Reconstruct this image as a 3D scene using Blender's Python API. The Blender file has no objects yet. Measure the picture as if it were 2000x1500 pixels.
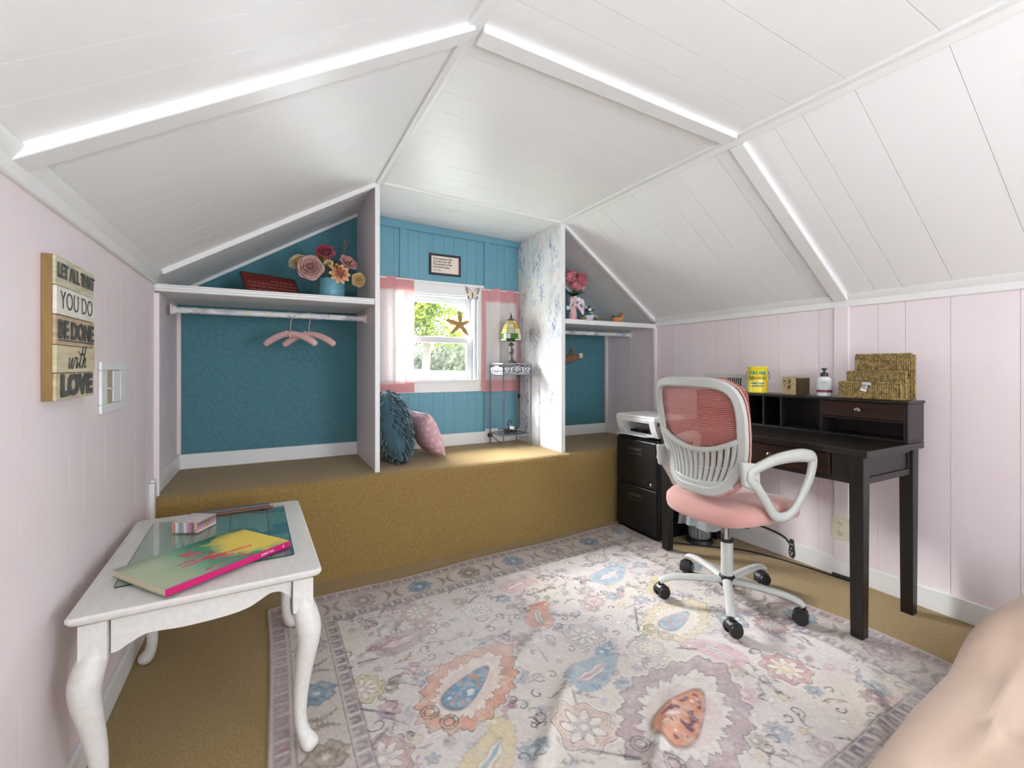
import bpy, bmesh, math, random
import numpy as np
from mathutils import Vector, Matrix, Euler
SC = bpy.context.scene
COL = SC.collection
PI = math.pi
rnd = random.Random(7)

# ------------------------------------------------------------------ camera, sky, sun, fill light, exposure
cam_data = bpy.data.cameras.new('camera')
cam_data.sensor_width = 36.0
cam_data.lens = 885.0 / 2000.0 * 36.0
cam_data.shift_y = -34.0 / 2000.0
cam_data.clip_start = 0.02
cam = bpy.data.objects.new('camera', cam_data)
cam.location = (0, 0, 1.145)
cam.rotation_euler = (PI / 2, 0, math.radians(-28.3))
COL.objects.link(cam)
SC.camera = cam

world = bpy.data.worlds.new('sky')
SC.world = world
world.use_nodes = True
bg = world.node_tree.nodes['Background']
bg.inputs[0].default_value = (0.86, 0.93, 1.0, 1)
bg.inputs[1].default_value = 15.0

sun_data = bpy.data.lights.new('hazy_sun', 'SUN')
sun_data.energy = 48.0
sun_data.angle = math.radians(50)
sun_data.color = (0.97, 0.985, 1.0)
sun = bpy.data.objects.new('hazy_sun', sun_data)
sun.rotation_euler = Vector((0.50, -0.62, -0.72)).to_track_quat('-Z', 'Y').to_euler()
sun.location = (-6, 12, 6)
COL.objects.link(sun)

# unseen fill light added behind the camera to brighten the room
fill_data = bpy.data.lights.new('added_fill', 'AREA')
fill_data.shape = 'RECTANGLE'
fill_data.size = 1.0
fill_data.size_y = 0.9
fill_data.energy = 30.0
fill_data.color = (0.80, 0.91, 1.0)
fill = bpy.data.objects.new('added_fill', fill_data)
fill.location = (2.0, -2.1, 1.2)
fill.rotation_euler = Vector((-0.74, 0.67, 0.0)).to_track_quat('-Z', 'Y').to_euler()
COL.objects.link(fill)
# second added fill behind the camera, aimed up to brighten the white ceiling
up_data = bpy.data.lights.new('up_fill', 'AREA')
up_data.shape = 'DISK'
up_data.size = 0.9
up_data.energy = 36.0
up_data.color = (0.79, 0.91, 1.0)
up = bpy.data.objects.new('up_fill', up_data)
up.location = (0.02, -1.45, 0.7)
up.rotation_euler = (PI, 0, 0)
COL.objects.link(up)

# sampling portal in the window opening (gives off no light of its own)
por_data = bpy.data.lights.new('window_portal', 'AREA')
por_data.shape = 'RECTANGLE'
por_data.size = 0.66
por_data.size_y = 0.68
por_data.cycles.is_portal = True
por = bpy.data.objects.new('window_portal', por_data)
por.location = (1.126, 3.40, 1.37)
por.rotation_euler = (-PI / 2, 0, 0)
COL.objects.link(por)

SC.view_settings.view_transform = 'Standard'
SC.view_settings.look = 'None'
SC.view_settings.gamma = 1.0
SC.view_settings.use_curve_mapping = False
SC.view_settings.exposure = 1.16
SC.cycles.max_bounces = 10
SC.cycles.diffuse_bounces = 6
SC.cycles.transparent_max_bounces = 12
SC.cycles.sample_clamp_indirect = 6.0
SC.cycles.caustics_reflective = False
SC.cycles.caustics_refractive = False

# ------------------------------------------------------------------ helpers
def lin(c):
    c = c / 255.0
    return c / 12.92 if c <= 0.04045 else ((c + 0.055) / 1.055) ** 2.4
def rgb(r, g, b):
    return (lin(r), lin(g), lin(b), 1.0)

MATS = {}
def mat(name, col, rough=0.6, metal=0.0, noise=0.0, nscale=20.0, bump=0.0, bscale=None, stretch=None, spec=0.5,
        trans=0.0, alpha=1.0, coat=0.0, sheen=0.0, attr=None, col2=None, detail=3.0):
    if name in MATS: return MATS[name]
    m = bpy.data.materials.new(name)
    m.use_nodes = True
    nt = m.node_tree; N = nt.nodes; L = nt.links
    p = N['Principled BSDF']
    p.inputs['Base Color'].default_value = col
    p.inputs['Roughness'].default_value = rough
    p.inputs['Metallic'].default_value = metal
    p.inputs['Specular IOR Level'].default_value = spec
    p.inputs['Transmission Weight'].default_value = trans
    p.inputs['Alpha'].default_value = alpha
    p.inputs['Coat Weight'].default_value = coat
    p.inputs['Sheen Weight'].default_value = sheen
    vec = None
    if noise or bump:
        tc = N.new('ShaderNodeTexCoord'); mp = N.new('ShaderNodeMapping')
        L.new(tc.outputs['Object'], mp.inputs['Vector'])
        if stretch: mp.inputs['Scale'].default_value = stretch
        vec = mp.outputs['Vector']
    if attr:
        a = N.new('ShaderNodeVertexColor'); a.layer_name = attr
        src = a.outputs['Color']
    else:
        src = None
    if noise:
        nz = N.new('ShaderNodeTexNoise'); nz.inputs['Scale'].default_value = nscale; nz.inputs['Detail'].default_value = detail
        L.new(vec, nz.inputs['Vector'])
        mx = N.new('ShaderNodeMix'); mx.data_type = 'RGBA'
        rp = N.new('ShaderNodeMapRange'); rp.inputs[1].default_value = 0.3; rp.inputs[2].default_value = 0.7
        L.new(nz.outputs['Fac'], rp.inputs[0])
        if src is None:
            c2 = col2 if col2 else tuple(x * (1 - noise) for x in col[:3]) + (1,)
            mx.inputs['A'].default_value = col; mx.inputs['B'].default_value = c2
            L.new(rp.outputs[0], mx.inputs['Factor'])
        else:
            mx.blend_type = 'MULTIPLY'; mx.inputs['Factor'].default_value = noise
            L.new(src, mx.inputs['A'])
            L.new(rp.outputs[0], mx.inputs['B'])
        src = mx.outputs['Result']
    if src is not None: L.new(src, p.inputs['Base Color'])
    if bump:
        nb = N.new('ShaderNodeTexNoise'); nb.inputs['Scale'].default_value = bscale or nscale; nb.inputs['Detail'].default_value = 4
        L.new(vec, nb.inputs['Vector'])
        bp = N.new('ShaderNodeBump'); bp.inputs['Strength'].default_value = bump; bp.inputs['Distance'].default_value = 0.004
        L.new(nb.outputs['Fac'], bp.inputs['Height']); L.new(bp.outputs['Normal'], p.inputs['Normal'])
    MATS[name] = m
    return m

def thin_mat(name, col, transl=0.45, attr=None, alpha=0.0):
    """cloth thin enough to let light through: diffuse + translucent (+ open weave)"""
    if name in MATS: return MATS[name]
    m = bpy.data.materials.new(name); m.use_nodes = True
    nt = m.node_tree; N = nt.nodes; L = nt.links
    N.remove(N['Principled BSDF'])
    d = N.new('ShaderNodeBsdfDiffuse'); t = N.new('ShaderNodeBsdfTranslucent'); mx = N.new('ShaderNodeMixShader')
    d.inputs[0].default_value = col; t.inputs[0].default_value = col
    if attr:
        a = N.new('ShaderNodeVertexColor'); a.layer_name = attr
        L.new(a.outputs['Color'], d.inputs[0]); L.new(a.outputs['Color'], t.inputs[0])
    mx.inputs[0].default_value = transl
    L.new(d.outputs[0], mx.inputs[1]); L.new(t.outputs[0], mx.inputs[2])
    out = mx.outputs[0]
    if alpha:
        tr = N.new('ShaderNodeBsdfTransparent'); m2 = N.new('ShaderNodeMixShader'); m2.inputs[0].default_value = alpha
        L.new(out, m2.inputs[1]); L.new(tr.outputs[0], m2.inputs[2]); out = m2.outputs[0]
    L.new(out, N['Material Output'].inputs['Surface'])
    MATS[name] = m
    return m

def glass_mat(name, tint=(1, 1, 1, 1), gloss=0.06, rough=0.02):
    if name in MATS: return MATS[name]
    m = bpy.data.materials.new(name); m.use_nodes = True
    nt = m.node_tree; N = nt.nodes; L = nt.links
    N.remove(N['Principled BSDF'])
    tr = N.new('ShaderNodeBsdfTransparent'); tr.inputs[0].default_value = tint
    g = N.new('ShaderNodeBsdfGlossy'); g.inputs['Roughness'].default_value = rough
    fr = N.new('ShaderNodeFresnel'); ge = N.new('ShaderNodeNewGeometry'); ior = N.new('ShaderNodeMapRange')
    ior.inputs[3].default_value = 1.45; ior.inputs[4].default_value = 1 / 1.45     # same reflectance from either side
    L.new(ge.outputs['Backfacing'], ior.inputs[0]); L.new(ior.outputs[0], fr.inputs[0])
    mx = N.new('ShaderNodeMixShader')
    L.new(fr.outputs[0], mx.inputs[0]); L.new(tr.outputs[0], mx.inputs[1]); L.new(g.outputs[0], mx.inputs[2])
    L.new(mx.outputs[0], N['Material Output'].inputs['Surface'])
    MATS[name] = m
    return m

class MB:
    """collects shapes and links them as ONE mesh object"""
    def __init__(s): s.v = []; s.f = []; s.mi = []; s.cur = 0
    def add(s, vs, fs):
        o = len(s.v)
        s.v += [tuple(map(float, p)) for p in vs]
        for f in fs: s.f.append(tuple(i + o for i in f)); s.mi.append(s.cur)
        return s
    def hexa(s, p):   # 8 points: bottom ring 0-3, top ring 4-7
        return s.add(p, [(3, 2, 1, 0), (4, 5, 6, 7), (0, 1, 5, 4), (1, 2, 6, 5), (2, 3, 7, 6), (3, 0, 4, 7)])
    def box(s, x0, x1, y0, y1, z0, z1):
        return s.hexa([(x0, y0, z0), (x1, y0, z0), (x1, y1, z0), (x0, y1, z0), (x0, y0, z1), (x1, y0, z1), (x1, y1, z1), (x0, y1, z1)])
    def obox(s, c, size, rot=None):
        hx, hy, hz = size[0] / 2, size[1] / 2, size[2] / 2
        P = [(-hx, -hy, -hz), (hx, -hy, -hz), (hx, hy, -hz), (-hx, hy, -hz), (-hx, -hy, hz), (hx, -hy, hz), (hx, hy, hz), (-hx, hy, hz)]
        R = rot.to_matrix() if isinstance(rot, Euler) else (rot or Matrix.Identity(3))
        return s.hexa([Vector(c) + R @ Vector(p) for p in P])
    def prism(s, poly, fn, a, b):   # poly of 2D points; fn(p, q, t) -> 3D
        n = len(poly)
        vs = [fn(p[0], p[1], a) for p in poly] + [fn(p[0], p[1], b) for p in poly]
        fs = [tuple(range(n - 1, -1, -1)), tuple(range(n, 2 * n))] + [(i, (i + 1) % n, n + (i + 1) % n, n + i) for i in range(n)]
        return s.add(vs, fs)
    def tube(s, path, r, n=8, cap=True, closed=False, flat=None, up=None):
        """r: number, list or f(t); flat=(w,h) multiplies the two section axes; up: fixed section axis"""
        P = [Vector(p) for p in path]; m = len(P)
        vs = []; prev = None
        for i in range(m):
            if closed: t = P[(i + 1) % m] - P[(i - 1) % m]
            else: t = P[min(i + 1, m - 1)] - P[max(i - 1, 0)]
            t.normalize()
            if up is not None:
                u = Vector(up) if not callable(up) else Vector(up(i / max(1, m - 1)))
                u = (u - t * u.dot(t))
            elif prev is None:
                u = t.orthogonal()
                if abs(t.z) < 0.9: u = Vector((0, 0, 1)) - t * t.z
            else: u = prev - t * prev.dot(t)
            u.normalize(); prev = u; w = t.cross(u)
            rr = r(i / max(1, m - 1)) if callable(r) else (r[i] if isinstance(r, (list, tuple)) else r)
            fw, fh = flat if flat else (1, 1)
            for k in range(n):
                a = 2 * PI * (k + 0.5) / n
                vs.append(P[i] + w * (math.cos(a) * rr * fw) + u * (math.sin(a) * rr * fh))
        fs = []
        for i in range(m if closed else m - 1):
            j = (i + 1) % m
            for k in range(n):
                q = (k + 1) % n
                fs.append((i * n + k, i * n + q, j * n + q, j * n + k))
        if cap and not closed:
            fs.append(tuple(range(n - 1, -1, -1))); fs.append(tuple((m - 1) * n + k for k in range(n)))
        return s.add(vs, fs)
    def lathe(s, prof, c=(0, 0, 0), n=24, R=None, cap=True):
        vs = []
        for (r, z) in prof:
            for k in range(n):
                a = 2 * PI * k / n
                v = Vector((r * math.cos(a), r * math.sin(a), z))
                if R: v = R @ v
                vs.append(Vector(c) + v)
        fs = []
        for i in range(len(prof) - 1):
            for k in range(n):
                q = (k + 1) % n
                fs.append((i * n + k, i * n + q, (i + 1) * n + q, (i + 1) * n + k))
        if cap:
            fs.append(tuple(range(n - 1, -1, -1))); fs.append(tuple((len(prof) - 1) * n + k for k in range(n)))
        return s.add(vs, fs)
    def ball(s, c, r, nu=12, nv=8, R=None):
        rx, ry, rz = (r, r, r) if not isinstance(r, (tuple, list)) else r
        vs = [(0, 0, -rz)]
        for j in range(1, nv):
            b = -PI / 2 + PI * j / nv
            for i in range(nu):
                a = 2 * PI * i / nu
                vs.append((rx * math.cos(b) * math.cos(a), ry * math.cos(b) * math.sin(a), rz * math.sin(b)))
        vs.append((0, 0, rz))
        if R: vs = [R @ Vector(p) for p in vs]
        vs = [Vector(c) + Vector(p) for p in vs]
        fs = [(0, 1 + (i + 1) % nu, 1 + i) for i in range(nu)]
        for j in range(nv - 2):
            for i in range(nu):
                a = 1 + j * nu; q = (i + 1) % nu
                fs.append((a + i, a + q, a + nu + q, a + nu + i))
        l = len(vs) - 1; a = 1 + (nv - 2) * nu
        fs += [(a + i, a + (i + 1) % nu, l) for i in range(nu)]
        return s.add(vs, fs)
    def grid(s, fn, nu, nv, thick=None):
        vs = [fn(i / nu, j / nv) for j in range(nv + 1) for i in range(nu + 1)]
        w = nu + 1
        fs = [(j * w + i, j * w + i + 1, (j + 1) * w + i + 1, (j + 1) * w + i) for j in range(nv) for i in range(nu)]
        return s.add(vs, fs)
    def mesh(s, name):
        me = bpy.data.meshes.new(name)
        me.from_pydata(s.v, [], s.f)
        return me
    def build(s, name, m, parent=None, bevel=0.0, seg=2, smooth=True, solid=0.0, sub=0, ang=40):
        me = s.mesh(name)
        ms = m if isinstance(m, (list, tuple)) else [m]
        for x in ms: me.materials.append(x)
        if len(ms) > 1:
            me.polygons.foreach_set('material_index', s.mi)
        if smooth:
            me.polygons.foreach_set('use_smooth', [True] * len(me.polygons))
            me.set_sharp_from_angle(angle=math.radians(ang))
        o = bpy.data.objects.new(name, me); COL.objects.link(o)
        if parent: o.parent = parent
        if solid:
            md = o.modifiers.new('solid', 'SOLIDIFY'); md.thickness = solid; md.offset = 0
        if sub:
            md = o.modifiers.new('sub', 'SUBSURF'); md.levels = sub; md.render_levels = sub
        if bevel:
            md = o.modifiers.new('bevel', 'BEVEL'); md.width = bevel; md.segments = seg; md.limit_method = 'ANGLE'; md.angle_limit = math.radians(35)
            md.harden_normals = False
        return o

def thing(name, label, cat, loc=(0, 0, 0), rz=0.0, group=None, rot=None):
    o = bpy.data.objects.new(name, None); COL.objects.link(o)
    o.empty_display_size = 0.05
    o.location = loc; o.rotation_euler = rot if rot else (0, 0, rz)
    o['label'] = label; o['category'] = cat
    if group: o['group'] = group
    return o
def tag(o, label, cat, group=None, kind=None):
    o['label'] = label; o['category'] = cat
    if group: o['group'] = group
    if kind: o['kind'] = kind
    return o
def struct(o):
    o['kind'] = 'structure'
    return o
def copy_thing(r, loc, rz=None, label=None):
    c = r.copy(); COL.objects.link(c); c.location = loc
    if rz is not None: c.rotation_euler = (0, 0, rz)
    if label: c['label'] = label
    for ch in list(r.children):
        d = ch.copy(); COL.objects.link(d); d.parent = c
        for g in ch.children:
            e = g.copy(); COL.objects.link(e); e.parent = d
    return c
def paint(o, cols, name='paint'):
    me = o.data
    a = me.color_attributes.new(name, 'FLOAT_COLOR', 'POINT')
    arr = np.ones((len(me.vertices), 4), np.float32); arr[:, :3] = cols
    a.data.foreach_set('color', arr.ravel())
def colour(r, g, b): return np.array([lin(r), lin(g), lin(b)], np.float32)
def text_mesh(body, size, m, name, parent, loc, rot, align='CENTER', depth=0.0006, weight=0.0, shear=0.0, sx=1.0, space=1.0):
    cu = bpy.data.curves.new('t', 'FONT'); cu.body = body; cu.size = size; cu.align_x = align; cu.align_y = 'CENTER'
    cu.extrude = depth; cu.offset = weight; cu.shear = shear; cu.space_character = space; cu.resolution_u = 3
    t = bpy.data.objects.new('t', cu); COL.objects.link(t)
    dg = bpy.context.evaluated_depsgraph_get()
    me = bpy.data.meshes.new_from_object(t.evaluated_get(dg))
    COL.objects.unlink(t); bpy.data.objects.remove(t); bpy.data.curves.remove(cu)
    me.name = name; me.materials.clear(); me.materials.append(m)
    me.transform(Matrix.Diagonal((sx, 1, 1, 1)))
    o = bpy.data.objects.new(name, me); COL.objects.link(o); o.parent = parent
    o.location = loc; o.rotation_euler = rot
    return o
def bez(pts, n=10):
    """smooth curve (Catmull-Rom) through points"""
    P = [Vector(p) for p in pts]; out = []
    for i in range(len(P) - 1):
        p0 = P[max(i - 1, 0)]; p1 = P[i]; p2 = P[i + 1]; p3 = P[min(i + 2, len(P) - 1)]
        for k in range(n):
            t = k / n
            out.append(0.5 * ((2 * p1) + (-p0 + p2) * t + (2 * p0 - 5 * p1 + 4 * p2 - p3) * t * t + (-p0 + 3 * p1 - 3 * p2 + p3) * t ** 3))
    out.append(P[-1]); return out
def smoothstep(a, b, x):
    t = np.clip((x - a) / (b - a), 0, 1); return t * t * (3 - 2 * t)
def vnoise(x, y, seed=0):
    xi = np.floor(x).astype(int); yi = np.floor(y).astype(int); xf = x - xi; yf = y - yi
    def h(a, b):
        n = (a * 374761393 + b * 668265263 + seed * 974711) & 0x7fffffff
        n = ((n ^ (n >> 13)) * 1274126177) & 0x7fffffff
        return ((n ^ (n >> 16)) & 0xffff) / 65535.0
    u = xf * xf * (3 - 2 * xf); v = yf * yf * (3 - 2 * yf)
    return (h(xi, yi) * (1 - u) + h(xi + 1, yi) * u) * (1 - v) + (h(xi, yi + 1) * (1 - u) + h(xi + 1, yi + 1) * u) * v

# ------------------------------------------------------------------ room dimensions (metres; camera stands at 0,0)
XL, XR, YW, YF, YB = -0.47, 2.757, 3.287, 2.669, 2.591
ZB = 0.538                     # carpeted platform under the window
ZEL, ZER = 1.585, 1.515        # where the slopes meet the knee walls
P1, P2 = 0.564, 1.830          # partitions (faces towards the window bay)
X1, Z1, X2, Z2 = 0.564, 2.216, 1.850, 2.173   # edges of the flat strip of ceiling
Y0 = -2.6                      # wall behind the camera
SEAMS = [-2.6, -2.2, -1.85, -1.55, -1.2, -0.85, -0.55, -0.2, 0.1, 0.335, 0.60, 0.86, 1.045, 1.157, 1.442, 1.675, 1.81, 2.0, 2.27, 2.42, 2.54, 2.70, 2.86, 3.02, 3.16, YW]

white_ceiling = mat('white_ceiling_paint', rgb(233, 233, 232), 0.42, bump=0.12, bscale=90, spec=0.34)
white_trim = mat('white_trim_paint', rgb(229, 229, 227), 0.38, bump=0.06, bscale=60)
pink_paint = mat('pale_pink_paint', rgb(229, 217, 219), 0.5, bump=0.08, bscale=70)
teal_board = mat('teal_board_paint', rgb(98, 152, 170), 0.5, bump=0.1, bscale=80)
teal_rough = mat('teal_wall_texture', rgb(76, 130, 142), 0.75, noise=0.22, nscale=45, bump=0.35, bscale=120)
carpet_m = mat('tan_carpet', rgb(163, 134, 78), 0.95, noise=0.40, nscale=130, bump=1.0, bscale=260, sheen=0.25, spec=0.1)
grey_shade = mat('shelf_white', rgb(226, 224, 220), 0.45)

# ------------------------------------------------------------------ floor
floor = struct(MB().box(XL - 0.15, XR + 0.15, Y0 - 0.1, YW + 0.1, -0.12, 0.0).build('floor', carpet_m, smooth=False))

# carpeted platform (rounded front edge)
def plat():
    r = 0.05; pts = [(YW, 0), (YW, ZB)]
    for k in range(9):
        a = PI / 2 + (PI / 2) * k / 8
        pts.append((YB + r + r * math.cos(a), ZB - r + r * math.sin(a)))
    pts.append((YB, 0))
    return MB().prism(pts[::-1], lambda p, q, t: (t, p, q), XL, XR)
platform = struct(plat().build('floor_platform', carpet_m, ang=70))
platform['label'] = 'tan carpeted platform running under the window and both closets'

# ------------------------------------------------------------------ knee walls with grooved boards
def boards_on(parent, seams, fn, m, gap=0.0011, name='board', bev=0.0):
    for a, b in zip(seams[:-1], seams[1:]):
        fn(MB(), a + gap, b - gap).build(name, m, parent, bevel=bev, seg=1, smooth=False)
wall_left = struct(MB().box(XL - 0.14, XL - 0.008, Y0 - 0.1, YW + 0.1, -0.1, ZEL + 0.06).build('wall_left', pink_paint, smooth=False))
boards_on(wall_left, [-2.6, -2.2, -1.85, -1.55, -1.2, -0.85, -0.55, -0.2, 0.1, 0.335, 0.60, 0.86, 1.045, 1.157, 1.363, 1.634, 1.75, 1.938, 2.123, 2.319, 2.52, 2.669, 2.80, 2.95, 3.10, YW],
          lambda b, s, e: b.box(XL - 0.008, XL, s, e, 0, ZEL), pink_paint, gap=0.0009)
wall_right = struct(MB().box(XR + 0.008, XR + 0.14, Y0 - 0.1, YW + 0.1, -0.1, ZER + 0.06).build('wall_right', pink_paint, smooth=False))
boards_on(wall_right, [-2.6, -2.2, -1.85, -1.55, -1.2, -0.85, -0.55, -0.2, 0.1, 0.335, 0.657, 0.876, 1.044, 1.157, 1.442, 1.668, 1.938, 2.123, 2.319, 2.5, 2.669, 2.80, 2.95, 3.10, YW],
          lambda b, s, e: b.box(XR, XR + 0.008, s, e, 0, ZER), pink_paint, gap=0.0007)
MB().box(XR - 0.018, XR, 1.285, 1.355, 0.09, ZER - 0.045).build('batten', pink_paint, wall_right, bevel=0.002, smooth=False)

# ------------------------------------------------------------------ sloped and flat ceiling of grooved boards
def strip(b, A, B, y0, y1, t, off=0.0):
    """board lying under the line A-B (x,z): lower face on the line (shifted by off into the room), thickness t upwards"""
    d = Vector((B[0] - A[0], B[1] - A[1])).normalized(); n = Vector((-d.y, d.x))
    if n.y < 0: n = -n
    a0 = Vector(A) - n * off; b0 = Vector(B) - n * off; a1 = a0 + n * t; b1 = b0 + n * t
    pts = []
    for y in (y0, y1):
        pts += [(a0.x, y, a0.y), (b0.x, y, b0.y), (b1.x, y, b1.y), (a1.x, y, a1.y)]
    return b.hexa([pts[0], pts[1], pts[5], pts[4], pts[3], pts[2], pts[6], pts[7]])
SL = ((XL - 0.02, ZEL - 0.012), (X1, Z1)); FL = ((X1, Z1), (X2, Z2)); SR = ((X2, Z2), (XR + 0.02, ZER - 0.015))
cb = MB()
for A, B_ in (SL, FL, SR):
    e = 0.2
    d = Vector((B_[0] - A[0], B_[1] - A[1])).normalized()
    A2 = (A[0] - d.x * (e if A is SL[0] else 0.03), A[1] - d.y * (e if A is SL[0] else 0.03)); B2 = (B_[0] + d.x * (e if B_ is SR[1] else 0.03), B_[1] + d.y * (e if B_ is SR[1] else 0.03))
    strip(cb, A2, B2, Y0 - 0.1, YW + 0.1, 0.08, -0.008)
ceiling = struct(cb.build('ceiling', white_ceiling, smooth=False))
for A, B_ in (SL, FL, SR):
    boards_on(ceiling, SEAMS, lambda b, s, e: strip(b, A, B_, s, e, 0.0095), white_ceiling, gap=0.0007)
# rafter battens across the ceiling
def beam(y0, y1, proj, segs, name='batten'):
    for A, B_ in segs:
        strip(MB(), A, B_, y0, y1, proj + 0.003, proj).build(name, white_trim, ceiling, bevel=0.004, smooth=False)
def inset(seg, a, b):
    A, B_ = Vector(seg[0]), Vector(seg[1]); d = (B_ - A).normalized(); return (tuple(A + d * a), tuple(B_ - d * b))
for yb in (1.285, -0.55):
    beam(yb, yb + 0.07, 0.026, [inset(SL, 0.02, 0.01), inset(FL, 0.03, 0.03), inset(SR, 0.03, 0.03)])
beam(2.655, 2.69, 0.024, [inset(SL, 0.05, 0.015), inset(SR, 0.02, 0.04)])
beam(2.66, 2.69, 0.012, [inset(FL, 0.02, 0.02)])
beam(YW - 0.022, YW, 0.018, [inset(SL, 0.05, 0.015), inset(SR, 0.02, 0.04)])
# trims along the two edges of the flat strip
t = MB(); strip(t, (X1 - 0.024, Z1 - 0.0125), (X1 + 0.004, Z1 + 0.0), Y0, YF - 0.0, 0.02, 0.014); strip(t, (X1 + 0.002, Z1), (X1 + 0.03, Z1 - 0.001), Y0, YF, 0.02, 0.012)
struct(t.build('trim_1', white_trim, bevel=0.004, smooth=False))
t = MB(); strip(t, (X2 - 0.034, Z2 + 0.0011), (X2 - 0.002, Z2), Y0, YF, 0.02, 0.012); strip(t, (X2 - 0.004, Z2 + 0.002), (X2 + 0.026, Z2 - 0.0188), Y0, YF, 0.02, 0.012)
struct(t.build('trim_2', white_trim, bevel=0.004, smooth=False))
# crown trims at the eaves
def crown(x, z, s, y0, y1, name):
    prof = [(0, -0.055), (0.008, -0.055), (0.012, -0.05), (0.014, -0.02), (0.03, 0.002), (0.034, 0.012), (0.02, 0.018), (0, 0.01)]
    return struct(MB().prism([(p[0] * s, p[1]) for p in (prof if s > 0 else prof[::-1])], lambda p, q, t: (x + p, t, z + q), y0, y1).build(name, white_trim, bevel=0.002, ang=25))
crown(XL, ZEL, 1, Y0, YF, 'trim_3')
crown(XR, ZER + 0.005, -1, Y0, YF, 'trim_4')

# ------------------------------------------------------------------ gable wall with the window opening
WX0, WX1, WZ0, WZ1 = 0.80, 1.452, 1.035, 1.70
def gable_poly(x0, x1, zmin):
    def top(x):
        if x <= X1: return ZEL + (Z1 - ZEL) * (x - XL) / (X1 - XL)
        if x <= X2: return Z1 + (Z2 - Z1) * (x - X1) / (X2 - X1)
        return Z2 + (ZER - Z2) * (x - X2) / (XR - X2)
    xs = [x0] + [x for x in (X1, X2) if x0 < x < x1] + [x1]
    return [(x0, zmin), (x1, zmin)] + [(x, top(x)) for x in reversed(xs)]
wb = MB()
for x0, x1, z0 in ((XL - 0.1, WX0, -0.1), (WX1, XR + 0.1, -0.1)):
    wb.prism([(p, q + (0.06 if q > 1 else 0)) for p, q in gable_poly(x0, x1, z0)], lambda p, q, t: (p, t, q), YW + 0.006, YW + 0.12)
wb.box(WX0, WX1, YW + 0.006, YW + 0.12, -0.1, WZ0)
wb.prism([(WX0, WZ1), (WX1, WZ1), (WX1, 2.26), (WX0, 2.26)], lambda p, q, t: (p, t, q), YW + 0.006, YW + 0.12)
wall_back = struct(wb.build('wall_back', teal_board, smooth=False))
# closet faces: one roughly textured sheet each
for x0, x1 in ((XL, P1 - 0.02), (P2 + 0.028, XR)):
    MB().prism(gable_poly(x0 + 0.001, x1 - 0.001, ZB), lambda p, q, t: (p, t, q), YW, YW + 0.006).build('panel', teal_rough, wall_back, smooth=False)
# grooved boards of the window bay
def bay(x0, x1):
    for z0, z1 in ((ZB, WZ0), (WZ1, 2.21)):
        if x1 <= WX0 or x0 >= WX1: z0, z1 = ZB, 2.21
        a, c = max(x0, P1), min(x1, P2)
        if (x0 < WX0 < x1) or (x0 < WX1 < x1): pass
        MB().box(a + 0.0007, c - 0.0007, YW, YW + 0.006, z0, z1).build('board', teal_board, wall_back, smooth=False)
        if z1 == 2.21 and z0 == ZB: return
for a, b in zip([P1, 0.66, WX0, 0.905, 0.985, 1.095, 1.18, 1.259, 1.37, WX1, 1.629, 1.70], [0.66, WX0, 0.905, 0.985, 1.095, 1.18, 1.259, 1.37, WX1, 1.629, 1.70, P2]):
    bay(a, b)
for x0, x1, z0, z1 in ((0.84, 0.885, 1.78, 2.15), (1.515, 1.56, 1.70, 2.15), (0.84, 0.885, 0.64, 0.95), (1.515, 1.56, 0.64, 0.95)):
    MB().box(x0, x1, YW - 0.014, YW, z0, z1).build('batten', teal_board, wall_back, bevel=0.002, smooth=False)
MB().prism([(P1, 2.155), (P2, 2.125), (P2, 2.172), (P1, 2.214)], lambda p, q, t: (p, t, q), YW - 0.016, YW).build('rail', teal_board, wall_back, bevel=0.002, smooth=False)
# walls closing the attic behind the camera
struct(MB().prism(gable_poly(XL - 0.1, XR + 0.1, -0.1), lambda p, q, t: (p, t, q), Y0 - 0.1, Y0).build('wall_front', pink_paint, smooth=False))

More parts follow.
